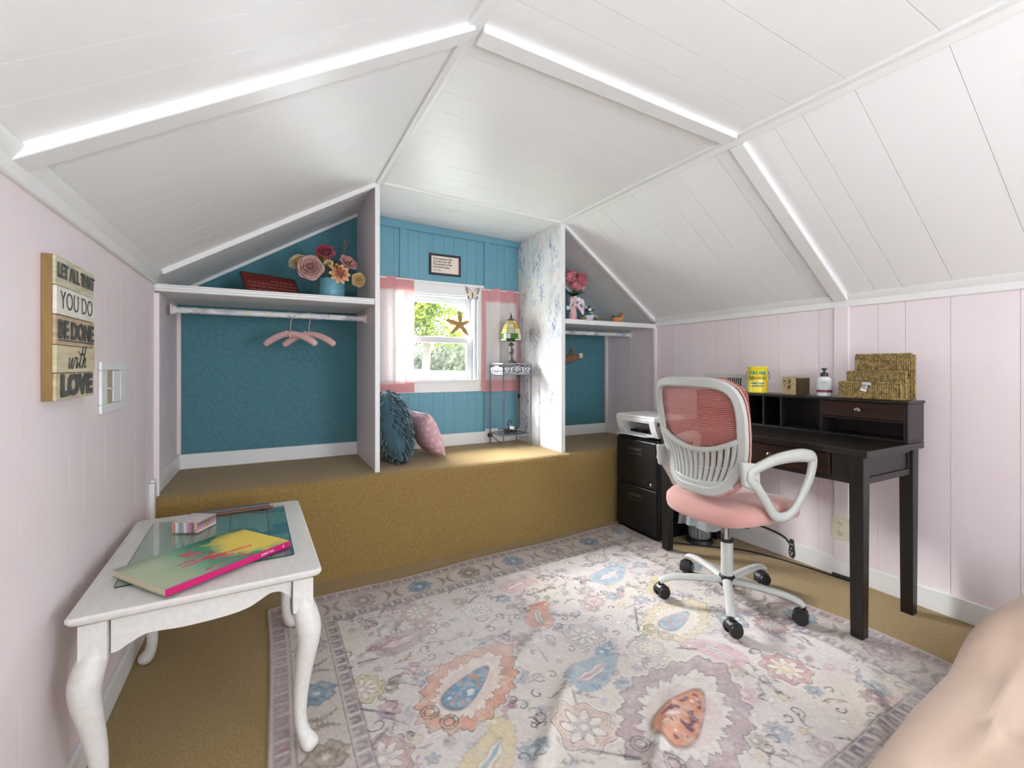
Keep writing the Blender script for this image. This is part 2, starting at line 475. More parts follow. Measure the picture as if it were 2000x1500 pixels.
# ------------------------------------------------------------------ partitions beside the window bay
pl = struct(MB().prism([(YF, ZB), (YW, ZB), (YW, 2.21), (YF, 2.21)], lambda p, q, t: (t, p, q), P1 - 0.02, P1).build('wall_partition_left', pink_paint, smooth=False))
MB().box(P1 - 0.024, P1 + 0.003, YF - 0.012, YF, ZB - 0.02, 2.19).build('edge_trim', white_trim, pl, bevel=0.002, smooth=False)
paper_m = mat('floral_wallpaper', rgb(235, 235, 232), 0.55, attr='paint')
def wallpaper_colours(y, z, seed=3):
    """sprigs of slender stems, bells and blossoms on white paper"""
    n = len(y); c = np.tile(colour(224, 224, 222), (n, 1))
    rg = random.Random(seed)
    def blend(mask, col, a=1.0):
        m = np.clip(mask, 0, 1)[:, None] * a
        np.copyto(c, c * (1 - m) + np.array(col, np.float32) * m)
    def seg(p, q, w, col, a):
        px, py = p; qx, qy = q
        sel = np.where((y > min(px, qx) - w * 2) & (y < max(px, qx) + w * 2) & (z > min(py, qy) - w * 2) & (z < max(py, qy) + w * 2))[0]
        if len(sel) == 0: return
        yy, zz = y[sel], z[sel]; L = (qx - px) ** 2 + (qy - py) ** 2 + 1e-12
        t = np.clip(((yy - px) * (qx - px) + (zz - py) * (qy - py)) / L, 0, 1)
        d = np.hypot(yy - px - t * (qx - px), zz - py - t * (qy - py))
        m = (np.clip(1.4 - d / w, 0, 1) * a * .85)[:, None]
        c[sel] = c[sel] * (1 - m) + np.array(col, np.float32) * m
    def blob(p, rx, ry, ang, col, a):
        R_ = max(rx, ry) * 1.6
        sel = np.where((abs(y - p[0]) < R_) & (abs(z - p[1]) < R_))[0]
        if len(sel) == 0: return
        yy, zz = y[sel] - p[0], z[sel] - p[1]
        u = yy * math.cos(ang) + zz * math.sin(ang); v = -yy * math.sin(ang) + zz * math.cos(ang)
        m = (np.clip(1.6 - 1.3 * np.hypot(u / rx, v / ry), 0, 1) * a * .85)[:, None]
        c[sel] = c[sel] * (1 - m) + np.array(col, np.float32) * m
    indigo, slate, pinkc, straw, skyb, lilac = colour(92, 100, 158), colour(140, 148, 165), colour(226, 176, 186), colour(226, 216, 172), colour(166, 190, 212), colour(176, 168, 205)
    y0, y1, z0, z1 = y.min(), y.max(), z.min(), z.max()
    k = 0
    zz = z0
    big = seed == 3
    step, st, sc = (.15, .12, 1.55) if big else (.085, .075, 1.0)
    while zz < z1:
        for j in range(int((y1 - y0) / step) + 2):
            by = y0 + (j + (0.5 if k % 2 else 0) + rg.uniform(-.25, .25)) * step; bz = zz + rg.uniform(-.04, .04)
            kind = rg.choice(['bells', 'lily', 'fan', 'daisy', 'bells', 'fan'])
            h = rg.uniform(0.10, 0.19) * sc; lean = rg.uniform(-.05, .05) * sc
            stemc = rg.choice([slate, skyb, slate, lilac])
            for s in range(rg.randint(2, 4)):
                tx = by + lean + rg.uniform(-.05, .05) * sc; tz = bz + h * rg.uniform(.65, 1.05)
                pm = (by + (tx - by) * .35, bz + (tz - bz) * .6)
                seg((by, bz), pm, 0.0017, stemc, .7); seg(pm, (tx, tz), 0.0017, stemc, .7)
                if kind == 'bells':
                    for q in range(rg.randint(3, 6)):
                        blob((tx + rg.uniform(-.018, .018) * sc, tz - q * 0.013 * sc + rg.uniform(-.005, .005)), .0058 * sc, .0085 * sc, rg.uniform(-.5, .5), indigo if rg.random() < .7 else lilac, .8)
                elif kind == 'lily':
                    for q in range(5): blob((tx + .010 * sc * math.cos(q * 1.25), tz + .010 * sc * math.sin(q * 1.25)), .010 * sc, .0032 * sc, q * 1.25, pinkc, .75)
                elif kind == 'daisy':
                    for q in range(6): blob((tx + .008 * sc * math.cos(q * 1.05), tz + .008 * sc * math.sin(q * 1.05)), .009 * sc, .004 * sc, q * 1.05, straw, .8)
                else:
                    for q in range(5):
                        a = PI / 2 + (q - 2) * .35
                        ex, ez = tx + .03 * sc * math.cos(a), tz - .03 * sc + .035 * sc * math.sin(a)
                        seg((tx, tz - .03 * sc), (ex, ez), .0014, slate, .7); blob((ex, ez), .003 * sc, .006 * sc, a, skyb, .7)
                blob((by + rg.uniform(-.03, .03), bz + h * rg.uniform(.2, .6)), .003 * sc, .014 * sc, rg.uniform(-.6, .6), slate, .5)
        zz += st; k += 1
    return c
pr_b = MB(); pr_b.box(P2 + 0.001, P2 + 0.028, YF, YW, ZB, 2.172)
pr = struct(pr_b.build('wall_partition_right', pink_paint, smooth=False))
wp = MB().grid(lambda u, v: (P2, YF + u * (YW - YF), ZB + v * (2.165 - ZB)), 150, 400).build('wallpaper', paper_m, pr)
co = np.empty(len(wp.data.vertices) * 3, np.float32); wp.data.vertices.foreach_get('co', co); co = co.reshape(-1, 3)
paint(wp, wallpaper_colours(co[:, 1], co[:, 2]))
MB().box(P2 - 0.003, P2 + 0.031, YF - 0.012, YF, ZB - 0.005, 2.165).build('edge_trim', white_trim, pr, bevel=0.002, smooth=False)
# posts where the closets meet the knee walls, and inner corner strips
for n, (x0, x1, y0, y1, za, zb) in enumerate(((XL, XL + 0.022, YF - 0.02, YF + 0.012, ZB, 1.49), (XL, XL + 0.02, YW - 0.03, YW, ZB + 0.09, 1.49), (XR - 0.02, XR, YF - 0.01, YF + 0.02, ZB, 1.455), (XR - 0.02, XR, YW - 0.03, YW, ZB + 0.09, 1.455))):
    struct(MB().box(x0, x1, y0, y1, za, zb).build('trim_%d' % (5 + n), pink_paint, bevel=0.003, smooth=False))

# ------------------------------------------------------------------ baseboards
def base(name, boxes):
    b = MB()
    for q in boxes: b.box(*q)
    return struct(b.build(name, white_trim, bevel=0.003, smooth=False))
base('baseboard_left', [(XL, XL + 0.014, Y0, YB - 0.002, 0, 0.09), (XL, XL + 0.02, YB - 0.035, YB, 0.09, ZB + 0.08), (XL, XL + 0.014, YB, YW, ZB, ZB + 0.088)])
base('baseboard_right', [(XR - 0.014, XR, Y0, YB - 0.002, 0, 0.10), (XR - 0.014, XR, YB, YW, ZB, ZB + 0.088)])
base('baseboard_back', [(XL, P1 - 0.02, YW - 0.014, YW, ZB, ZB + 0.088), (P1, P2, YW - 0.014, YW, ZB, ZB + 0.092), (P2 + 0.028, XR, YW - 0.014, YW, ZB, ZB + 0.088)])

# ------------------------------------------------------------------ window (double hung) with white casing
vinyl = mat('white_vinyl', rgb(198, 200, 202), 0.35)
win = struct(MB().box(WX0 - 0.08, WX1 + 0.045, YW - 0.016, YW, WZ1 - 0.008, 1.782).box(WX0 - 0.08, WX1 + 0.045, YW - 0.012, YW, 0.95, WZ0 + 0.005)
             .box(WX0 - 0.08, WX0, YW - 0.014, YW, WZ0, WZ1).box(WX1, WX1 + 0.045, YW - 0.014, YW, WZ0, WZ1)
             .box(WX0 - 0.09, WX1 + 0.055, YW - 0.024, YW, 1.762, 1.785).build('window_1', white_trim, bevel=0.003, smooth=False))
win['label'] = 'white double hung window between pink curtains'
MB().box(WX0, WX1, YW - 0.02, YW + 0.07, WZ0 - 0.012, WZ0 + 0.012).build('sill', white_trim, win, bevel=0.004, smooth=False)
MB().box(WX0, WX0 + 0.02, YW, YW + 0.12, WZ0, WZ1).box(WX1 - 0.02, WX1, YW, YW + 0.12, WZ0, WZ1).box(WX0, WX1, YW, YW + 0.12, WZ1 - 0.02, WZ1).build('window_frame', vinyl, win, bevel=0.003, smooth=False)
def sash(y, z0, z1, w):
    x0, x1 = WX0 + 0.02, WX1 - 0.02
    return MB().box(x0, x0 + w, y, y + 0.03, z0, z1).box(x1 - w, x1, y, y + 0.03, z0, z1).box(x0 + w, x1 - w, y, y + 0.03, z0, z0 + w).box(x0 + w, x1 - w, y, y + 0.03, z1 - w, z1)
ZM = 1.345
sash(YW + 0.075, ZM - 0.012, WZ1 - 0.02, 0.042).build('sash', vinyl, win, bevel=0.003, smooth=False)
sash(YW + 0.04, WZ0 + 0.012, ZM + 0.03, 0.046).build('sash', vinyl, win, bevel=0.003, smooth=False)
gl = glass_mat('window_glass')
MB().box(WX0 + 0.062, WX1 - 0.062, YW + 0.088, YW + 0.091, ZM + 0.03, WZ1 - 0.062).build('pane', gl, win, smooth=False)
MB().box(WX0 + 0.066, WX1 - 0.066, YW + 0.053, YW + 0.056, WZ0 + 0.058, ZM - 0.016).build('pane', gl, win, smooth=False)

# ================================================================== RUG
def make_rug():
    BL, BR, FR, FL_ = Vector((-0.005, 2.41)), Vector((2.215, 2.525)), Vector((2.325, 0.46)), Vector((0.012, 0.40))
    nu, nv = 560, 500
    a = np.linspace(0, 1, nu + 1); b = np.linspace(0, 1, nv + 1)
    A, Bv = np.meshgrid(a, b)          # Bv: 0 at the window end
    X = (BL.x * (1 - A) + BR.x * A) * (1 - Bv) + (FL_.x * (1 - A) + FR.x * A) * Bv
    Y = (BL.y * (1 - A) + BR.y * A) * (1 - Bv) + (FL_.y * (1 - A) + FR.y * A) * Bv
    # gently waving edges
    X += 0.012 * np.sin(Bv * 17 + 1) * smoothstep(0.8, 1, A) + 0.006 * np.sin(Bv * 9) * smoothstep(0.2, 0, A)
    Y += 0.010 * np.sin(A * 15) * smoothstep(0.2, 0, Bv)
    Z = 0.008 + 0.0015 * vnoise(X * 6, Y * 6, 5)
    def ridge(p, q, w, h):
        L = (q[0] - p[0]) ** 2 + (q[1] - p[1]) ** 2
        t = np.clip(((X - p[0]) * (q[0] - p[0]) + (Y - p[1]) * (q[1] - p[1])) / L, 0, 1)
        d = np.hypot(X - p[0] - t * (q[0] - p[0]), Y - p[1] - t * (q[1] - p[1]))
        return h * np.exp(-(d / w) ** 2) * np.sin(np.clip(t, 0.02, 0.98) * PI) ** 0.7
    Z += ridge((0.55, 0.98), (1.05, 1.42), 0.026, 0.024) + ridge((0.62, 0.72), (1.25, 1.12), 0.024, 0.026) + ridge((0.1, 0.98), (0.55, 0.82), 0.03, 0.018)
    Z += ridge((0.75, 1.45), (1.15, 1.75), 0.03, 0.012) + ridge((1.5, 0.62), (2.0, 0.86), 0.03, 0.015) + ridge((2.0, 2.3), (2.25, 2.5), 0.04, 0.018)
    edge = np.minimum(np.minimum(A, 1 - A) * 2.3, np.minimum(Bv, 1 - Bv) * 2.0)
    Z = np.where(edge < 0.002, 0.001, Z)
    # --------------------------------------------------- colours
    f = lambda *c: colour(*c)
    base1, base2 = f(216, 208, 202), f(198, 188, 185)
    n1 = vnoise(X * 9, Y * 9, 1) * .5 + vnoise(X * 23, Y * 23, 2) * .3 + vnoise(X * 60, Y * 60, 3) * .2
    COLR = base1 * (1 - n1[..., None]) + base2 * n1[..., None]
    n2 = smoothstep(.5, .8, vnoise(X * 4 + 9, Y * 4, 7))
    COLR = COLR * (1 - .35 * n2[..., None]) + f(214, 204, 182) * (.35 * n2[..., None])
    wear = 0.62 + 0.38 * smoothstep(.25, .6, vnoise(X * 38, Y * 38, 11) * .6 + vnoise(X * 90, Y * 90, 13) * .4)
    ink, blue, blue2, rust, mauve, plum, straw, cream, slate, pinkc, olive = f(92, 84, 88), f(120, 152, 172), f(92, 130, 155), f(205, 148, 120), f(178, 156, 158), f(160, 112, 122), f(212, 192, 146), f(222, 217, 208), f(140, 150, 168), f(208, 172, 172), f(150, 138, 116)
    def lay(mask, col, alpha=1.0, sl=None):
        nonlocal COLR
        if sl is None: m = (np.clip(mask, 0, 1) * alpha * wear)[..., None]; COLR = COLR * (1 - m) + col * m
        else:
            m = (np.clip(mask, 0, 1) * alpha * wear[sl])[..., None]; COLR[sl] = COLR[sl] * (1 - m) + col * m
    def win(cx, cy, r):
        # grid rows run from the window (large Y) to the front, columns along X
        i0, i1 = int(np.clip((cx - r) / 2.32 * nu - 30, 0, nu)), int(np.clip((cx + r) / 2.2 * nu + 30, 1, nu + 1))
        j0, j1 = int(np.clip((2.40 - (cy + r)) / 2.08 * nv - 28, 0, nv)), int(np.clip((2.53 - (cy - r)) / 2.0 * nv + 28, 1, nv + 1))
        return (slice(j0, max(j1, j0 + 1)), slice(i0, max(i1, i0 + 1)))
    def polar(cx, cy, r, ang=0, sx=1.0):
        sl = win(cx, cy, r * 1.5)
        dx, dy = X[sl] - cx, Y[sl] - cy
        u = (dx * math.cos(ang) + dy * math.sin(ang)) / sx; v = -dx * math.sin(ang) + dy * math.cos(ang)
        return sl, np.hypot(u, v), np.arctan2(v, u), u, v
    AA = 0.0035
    def inside(d, R): return np.clip((R - d) / AA + .5, 0, 1)
    def line(d, R, w=0.003): return np.clip(1.3 - np.abs(d - R) / w, 0, 1)
    def curve(pts, w=0.0028, col=ink, alpha=.7):
        for p, q in zip(pts[:-1], pts[1:]):
            cx, cy = (p[0] + q[0]) / 2, (p[1] + q[1]) / 2; r = max(abs(p[0] - q[0]), abs(p[1] - q[1])) / 2 + .01
            sl = win(cx, cy, r)
            L = (q[0] - p[0]) ** 2 + (q[1] - p[1]) ** 2 + 1e-12
            t = np.clip(((X[sl] - p[0]) * (q[0] - p[0]) + (Y[sl] - p[1]) * (q[1] - p[1])) / L, 0, 1)
            d = np.hypot(X[sl] - p[0] - t * (q[0] - p[0]), Y[sl] - p[1] - t * (q[1] - p[1]))
            lay(np.clip(1.4 - d / w, 0, 1), col, alpha, sl)
    rg = random.Random(21)
    def leaf(x, y, L, ang, col, al=.7):
        sl, d, th, u, v = polar(x, y, L, ang)
        m = np.clip((0.32 * L * np.sin(np.clip((u + L / 2) / L, 0, 1) * PI) - np.abs(v)) / AA + .3, 0, 1) * (np.abs(u) < L / 2)
        lay(m, col, al, sl)
    def curl(x, y, r, a0, s):
        pts = [(x + r * (1 - t * .85) * math.cos(a0 + s * t * 5.2), y + r * (1 - t * .85) * math.sin(a0 + s * t * 5.2)) for t in np.linspace(0, 1, 11)]
        curve(pts, 0.0025, ink, .85)
    # field of vines: curls, sprigs and tiny blossoms everywhere
    for k in range(640):
        x, y = rg.uniform(.26, 2.05), rg.uniform(.62, 2.2); kind = rg.random()
        if kind < .42: curl(x, y, rg.uniform(.014, .036), rg.uniform(0, 6.28), rg.choice((-1, 1)))
        elif kind < .75:
            a = rg.uniform(0, 6.28); L = rg.uniform(.05, .11); bend = rg.uniform(-6, 6)
            pts = [(x + t * L * math.cos(a + bend * t * L * 2), y + t * L * math.sin(a + bend * t * L * 2)) for t in np.linspace(0, 1, 5)]
            curve(pts, 0.0022, ink if rg.random() < .7 else slate, .8)
            for p in pts[1:]:
                leaf(p[0] + rg.uniform(-.008, .008), p[1] + rg.uniform(-.008, .008), rg.uniform(.016, .026), rg.uniform(0, 6.28), rg.choice((ink, olive, slate, mauve, plum)), .6)
        else:
            r = rg.uniform(.010, .02); sl, d, th, u, v = polar(x, y, r)
            R = r * (1 + .25 * np.cos(5 * th)); lay(inside(d, R), rg.choice((mauve, pinkc, cream, slate, straw)), .6, sl); lay(line(d, R, .002), ink, .5, sl)
    for k in range(260):
        x, y = rg.uniform(.26, 2.05), rg.uniform(.62, 2.2); leaf(x, y, rg.uniform(.04, .07), rg.uniform(0, 6.28), rg.choice((ink, slate)), .4)
    def halo(cx, cy, r, sx=1, ang=0):
        sl, d, th, u, v = polar(cx, cy, r, ang, sx); lay(inside(d, r), cream, .55, sl)
    def rosette(cx, cy, r, c1, c2, n=8, core=None):
        sl, d, th, u, v = polar(cx, cy, r)
        R = r * (1 + .10 * np.cos(n * th)); lay(inside(d, R * 1.12), cream, .6, sl); lay(inside(d, R), c1, .62, sl); lay(line(d, R, .0026), ink, .75, sl); lay(line(d, R * .86, .002), ink, .4, sl)
        R2 = r * (.62 + .16 * np.cos(n * th)); lay(inside(d, R2), cream, .9, sl); lay(line(d, R2, .0035), ink, .65, sl)
        R3 = r * (.34 + .12 * np.cos(n * th + PI)); lay(inside(d, R3), c2, .7, sl); lay(line(d, R3, .002), ink, .5, sl)
        lay(inside(d, r * .13), core if core is not None else cream, .9, sl)
    def serrated(cx, cy, r, sx, ang, c1, core, corecol2, n=17):
        sl, d, th, u, v = polar(cx, cy, r, ang, sx)
        ph_ = (th * n / (2 * PI)) % 1; fl = (ph_ ** 1.8) * (ph_ < .82) + (1 - ph_) / .18 * .70 * (ph_ >= .82)
        sub = np.abs(((th * n * 3 / (2 * PI)) % 1) - .5) * 2
        wob = .10 * np.sin(2 * th + 1) + .06 * np.sin(5 * th)
        pt = np.exp(-(np.minimum(np.abs(th), 2 * PI - np.abs(th)) / .42) ** 2) * .30
        R = r * (.92 + .20 * fl + .05 * sub + wob * .5 + pt); Ri = r * (.62 + .20 * fl + .07 * sub + wob * .6 + pt * .7)
        lay(inside(d, R * 1.08), cream, .5, sl); lay(inside(d, R), c1, .72, sl); lay(line(d, R, .0030), ink, .7, sl)
        lay(inside(d, Ri), cream, .85, sl); lay(line(d, Ri, .0026), ink, .65, sl)
        lay(inside(d, r * .56), pinkc, .3, sl)
        uu, vv = u / (r * .58), v / (r * .30)
        dd = np.hypot(uu, vv * (1 + .45 * uu)); lay(np.clip((1 - dd) * 12 + .5, 0, 1), core, .95, sl); lay(np.clip(1.3 - abs(dd - 1) * 14, 0, 1), ink, .5, sl)
        sp = vnoise(X[sl] * 60, Y[sl] * 60, 31); lay(np.clip((.85 - dd) * 12, 0, 1) * (sp > .66), corecol2, .9, sl); lay(np.clip((.85 - dd) * 12, 0, 1) * (sp < .16), cream, .9, sl)
        ux = u * sx
        for s in (-1, 1):   # scrolls at the stem end
            x0, y0 = cx - math.cos(ang) * r * sx * .78 - math.sin(ang) * s * r * .26, cy - math.sin(ang) * r * sx * .78 + math.cos(ang) * s * r * .26
            for rr in (.03, .018): curve([(x0 + rr * math.cos(t), y0 + rr * math.sin(t)) for t in np.linspace(0, 6.2, 12)], .003, ink, .7)
    def paisley(cx, cy, L, ang, c1, c2, s=1):
        sl, d, th, u, v = polar(cx, cy, L, ang)
        t = np.clip((u + L) / (2 * L), 0, 1); mid = s * .34 * L * np.clip(t - .45, 0, 1) ** 1.4 * 1.9
        half = .42 * L * np.sin(np.clip(t, 0, 1) ** .75 * PI) ** .7 * (1 - .45 * t) + .02
        saw = np.abs(((u * 55) % 1) - .5) * .022
        dd = np.abs(v - mid) - half - saw
        inn = (np.abs(u) < L)
        lay(np.clip(-dd / AA + .5, 0, 1) * inn, c1, .7, sl); lay(np.clip(1.3 - abs(dd) / .003, 0, 1) * inn, ink, .35, sl)
        ti = np.clip((t - .10) / .66, 0, 1); sp_w = .15 * L * np.sin(ti * PI) ** .8 * (1 + .22 * np.sin(u * 90)); on = (ti > 0) & (ti < 1)
        d2 = np.abs(v - mid) - sp_w; lay(np.clip(-d2 / AA + .5, 0, 1) * on, cream, .85, sl); lay(np.clip(1.3 - abs(d2) / .0026, 0, 1) * on, plum, .6, sl)
        d3 = np.abs(v - mid) - sp_w * .38; lay(np.clip(-d3 / AA + .5, 0, 1) * on, c2, .7, sl)
        ex, ey = cx + math.cos(ang) * L * .78 - math.sin(ang) * s * L * .52, cy + math.sin(ang) * L * .78 + math.cos(ang) * s * L * .52
        sl2, d4, th4, _, _ = polar(ex, ey, L * .22); lay(inside(d4, L * .22 * (1 + .2 * np.cos(6 * th4))), c1, .8, sl2); lay(inside(d4, L * .07), cream, .8, sl2)
    for k in range(70):
        x, y, r = rg.uniform(.3, 2.0), rg.uniform(.66, 2.16), rg.uniform(.024, .042); sl, d, th, u, v = polar(x, y, r)
        nn_ = rg.choice((6, 8, 10)); R = r * (1 + .16 * np.cos(nn_ * th)); cc = rg.choice((mauve, slate, pinkc, olive, blue, plum))
        lay(inside(d, R), cc, .5, sl); lay(line(d, R, .0024), ink, .5, sl); lay(line(d, R * .5, .0022), ink, .45, sl); lay(inside(d, r * .2), cream, .7, sl)
    for (x, y, r, c1, c2, n) in RUG_ROSETTES: rosette(x, y, r, f(*c1), f(*c2), n)
    for (x, y, L, ang, c1, c2, s) in RUG_PAISLEYS: paisley(x, y, L, ang, f(*c1), f(*c2), s)
    for (x, y, r, sx, ang, c1, c2, c3) in RUG_MEDALLIONS: serrated(x, y, r, sx, ang, f(*c1), f(*c2), f(*c3))
    # dark stepped bars between the motifs
    for (x, y, x2, y2) in RUG_BARS: curve([(x, y), (x2, y2)], .0055, f(70, 80, 92), .75)
    # --------------------------------------------------- borders
    W_, H_ = 2.26, 2.0
    dl, dr, db, df = A * W_, (1 - A) * W_, Bv * H_, (1 - Bv) * H_
    dm = np.minimum(np.minimum(dl, dr), np.minimum(db, df))
    horiz = (np.minimum(db, df) < np.minimum(dl, dr))
    s_ = np.where(horiz, A * W_, Bv * H_)
    band = dm < .27
    bcol = f(190, 178, 174) * (1 - n1[..., None] * .5) + f(206, 196, 186) * (n1[..., None] * .5)
    COLR = np.where(band[..., None], bcol, COLR)
    lay((dm < .245) & (dm > .075), f(203, 194, 183), .55)
    for q, w in ((.272, .004), (.222, .003), (.075, .003), (.062, .002), (.018, .002)): lay(np.clip(1.3 - abs(dm - q) / w, 0, 1), ink, .65)
    # narrow guard stripes with a stepped key pattern
    for lo, hi, ccol, tint in ((.020, .060, f(150, 112, 118), f(160, 142, 146)), (.226, .268, f(108, 108, 122), f(172, 158, 158))):
        g = (dm > lo) & (dm < hi); lay(g, tint, .7)
        s_j = s_ + .012 * vnoise(s_ * 14, dm * 0 + lo * 9, 41); ph = (s_j % .055) / .055; tt = (dm - lo) / (hi - lo)
        key = ((ph < .18) | ((tt > .62) & (ph < .62)) | ((ph > .44) & (ph < .62) & (tt > .25))) & (tt > .1) & (tt < .92)
        lay(g & key, ccol, .35 + .4 * vnoise(s_ * 9, dm * 30, 43)); lay(g & (ph > .74) & (ph < .86), cream, .6)
    # broad stripe of palmettes and curved leaves
    per = .29; ph = ((s_ + .02) % per) / per - .5; idx = np.floor((s_ + .02) / per).astype(int)
    tt = (dm - .148) / .065
    uu = ph * per / .062; dd = np.hypot(uu, tt); th = np.arctan2(tt, uu)
    pal = (dm > .08) & (dm < .22)
    R = .82 + .16 * np.abs(np.cos(3.5 * th)) + .07 * np.cos(11 * th)
    for kcol, c_ in enumerate((blue, mauve, blue, olive)):
        sel = pal & (idx % 4 == kcol)
        lay(sel * np.clip((R - dd) * 12 + .5, 0, 1), c_, .85 if kcol % 2 == 0 else .7)
        lay(sel * np.clip(1.3 - abs(dd - R) * 11, 0, 1), ink, .5); lay(sel * np.clip(1.3 - abs(dd - .5 * R) * 9, 0, 1), ink, .45); lay(sel * (dd < .16), cream, .8)
        lay(sel * np.clip(1.2 - abs(np.sin(th * 5)) * 5, 0, 1) * (dd < R) * (dd > .2), ink, .35)
    for s0 in (-.30, .30):
        q = (ph - s0 * 1.15) * per; c0 = .03 * np.sin((dm - .09) / .12 * PI) * (1 if s0 > 0 else -1)
        wv = .011 * np.sin(np.clip((dm - .085) / .125, 0, 1) * PI) ** .6 * (1 + .4 * np.sin(dm * 420))
        lay(pal * np.clip((wv - np.abs(q - c0)) / AA + .4, 0, 1), f(128, 118, 110), .75)
    lay(pal * (np.abs(np.sin(s_ * 120) * .5 + np.sin(dm * 260) * .5) > .93), ink, .4)
    # worn patches
    pv = smoothstep(.55, .85, vnoise(X * 3 + 4, Y * 3 + 2, 17)); COLR = COLR * (1 - .28 * pv[..., None]) + f(212, 207, 203) * (.28 * pv[..., None])
    COLR = COLR * (0.80 + .18 * vnoise(X * 170, Y * 170, 23))[..., None]
    V = np.stack([X, Y, Z], -1).reshape(-1, 3).astype(np.float32)
    w = nu + 1; jj, ii = np.meshgrid(np.arange(nv), np.arange(nu), indexing='ij')
    q = (jj * w + ii).ravel(); F = np.stack([q, q + w, q + w + 1, q + 1], -1).astype(np.int32)
    me = bpy.data.meshes.new('area_rug')
    me.vertices.add(len(V)); me.vertices.foreach_set('co', V.ravel())
    me.loops.add(F.size); me.loops.foreach_set('vertex_index', F.ravel())
    me.polygons.add(len(F)); me.polygons.foreach_set('loop_start', np.arange(0, F.size, 4, dtype=np.int32))
    me.polygons.foreach_set('use_smooth', np.ones(len(F), bool))
    me.update(); me.validate()
    me.materials.append(mat('rug_pile', rgb(200, 190, 185), 0.95, attr='paint', bump=0.35, bscale=420, spec=0.1))
    o = bpy.data.objects.new('area_rug', me); COL.objects.link(o)
    paint(o, np.clip(COLR.reshape(-1, 3), 0, 1))
    tag(o, 'faded cream patterned rug with blue, rust and mauve blossoms on the carpet', 'rug')
    return o
OR, BL_, YE, MA, PK, GR, RD, CR = (204, 146, 118), (118, 152, 174), (210, 192, 148), (170, 148, 152), (206, 172, 174), (176, 168, 166), (168, 104, 108), (222, 216, 208)
def gp(u, v):    # floor point seen at photo pixel (u, v), used to lay out the rug's pattern in metres
    f, s, c = 885.0, math.sin(math.radians(28.3)), math.cos(math.radians(28.3))
    a, b = (u - 1000) / f, (716 - v) / f
    t = -1.145 / b
    return ((a * c + s) * t, (-a * s + c) * t)
def R_(u, v, r, c1, c2, n=8): p = gp(u, v); return (p[0], p[1], r, c1, c2, n)
RUG_ROSETTES = [R_(815, 1200, .075, (190, 150, 140), GR), R_(1140, 1245, .085, (190, 182, 184), GR, 8), R_(1160, 1178, .05, PK, RD, 10), R_(1505, 1225, .065, RD, CR, 12), R_(1535, 1310, .085, (190, 130, 132), YE, 8),
                R_(1140, 1425, .095, (206, 176, 160), GR, 7), R_(745, 1490, .09, RD, GR, 9), R_(706, 1352, .075, YE, PK, 9), R_(1245, 1225, .05, CR, GR, 8), R_(1165, 1093, .07, MA, GR, 8), R_(930, 1195, .07, CR, GR, 8), R_(1430, 1215, .06, BL_, MA, 6),
                R_(1270, 1270, .06, (196, 188, 178), YE, 8), R_(1000, 1130, .05, CR, PK, 8), R_(1330, 1130, .06, CR, BL_, 7)]
def P_(u, v, L, ang, c1, c2, s=1): p = gp(u, v); return (p[0], p[1], L, math.radians(ang), c1, c2, s)
RUG_PAISLEYS = [P_(790, 1255, .125, 5, MA, PK, 1), P_(1050, 1205, .11, 70, OR, BL_, -1), P_(1165, 1315, .13, 8, BL_, RD, 1), P_(1195, 1125, .14, 12, (150, 174, 190), PK, 1), P_(1400, 1275, .11, 100, PK, BL_, 1), P_(965, 1480, .13, 30, YE, BL_, 1),
                P_(1010, 1145, .10, 20, PK, CR, -1), P_(1290, 1150, .10, 30, YE, MA, 1)]
def M_(u, v, r, sx, ang, c1, c2, c3): p = gp(u, v); return (p[0], p[1], r, sx, math.radians(ang), c1, c2, c3)
RUG_MEDALLIONS = [M_(915, 1345, .155, 1.35, 32, OR, BL_, OR), M_(1335, 1400, .20, 1.3, 20, MA, OR, (110, 90, 110)), M_(1320, 1215, .13, 1.4, 12, YE, BL_, MA)]
RUG_BARS = [(*gp(700, 1300), *gp(740, 1290)), (*gp(690, 1388), *gp(770, 1400)), (*gp(1120, 1360), *gp(1125, 1378)), (*gp(725, 1465), *gp(755, 1430)), (*gp(1240, 1190), *gp(1247, 1235)), (*gp(1150, 1470), *gp(1250, 1487)), (*gp(915, 1180), *gp(935, 1165)), (*gp(1320, 1270), *gp(1360, 1272))]
make_rug()

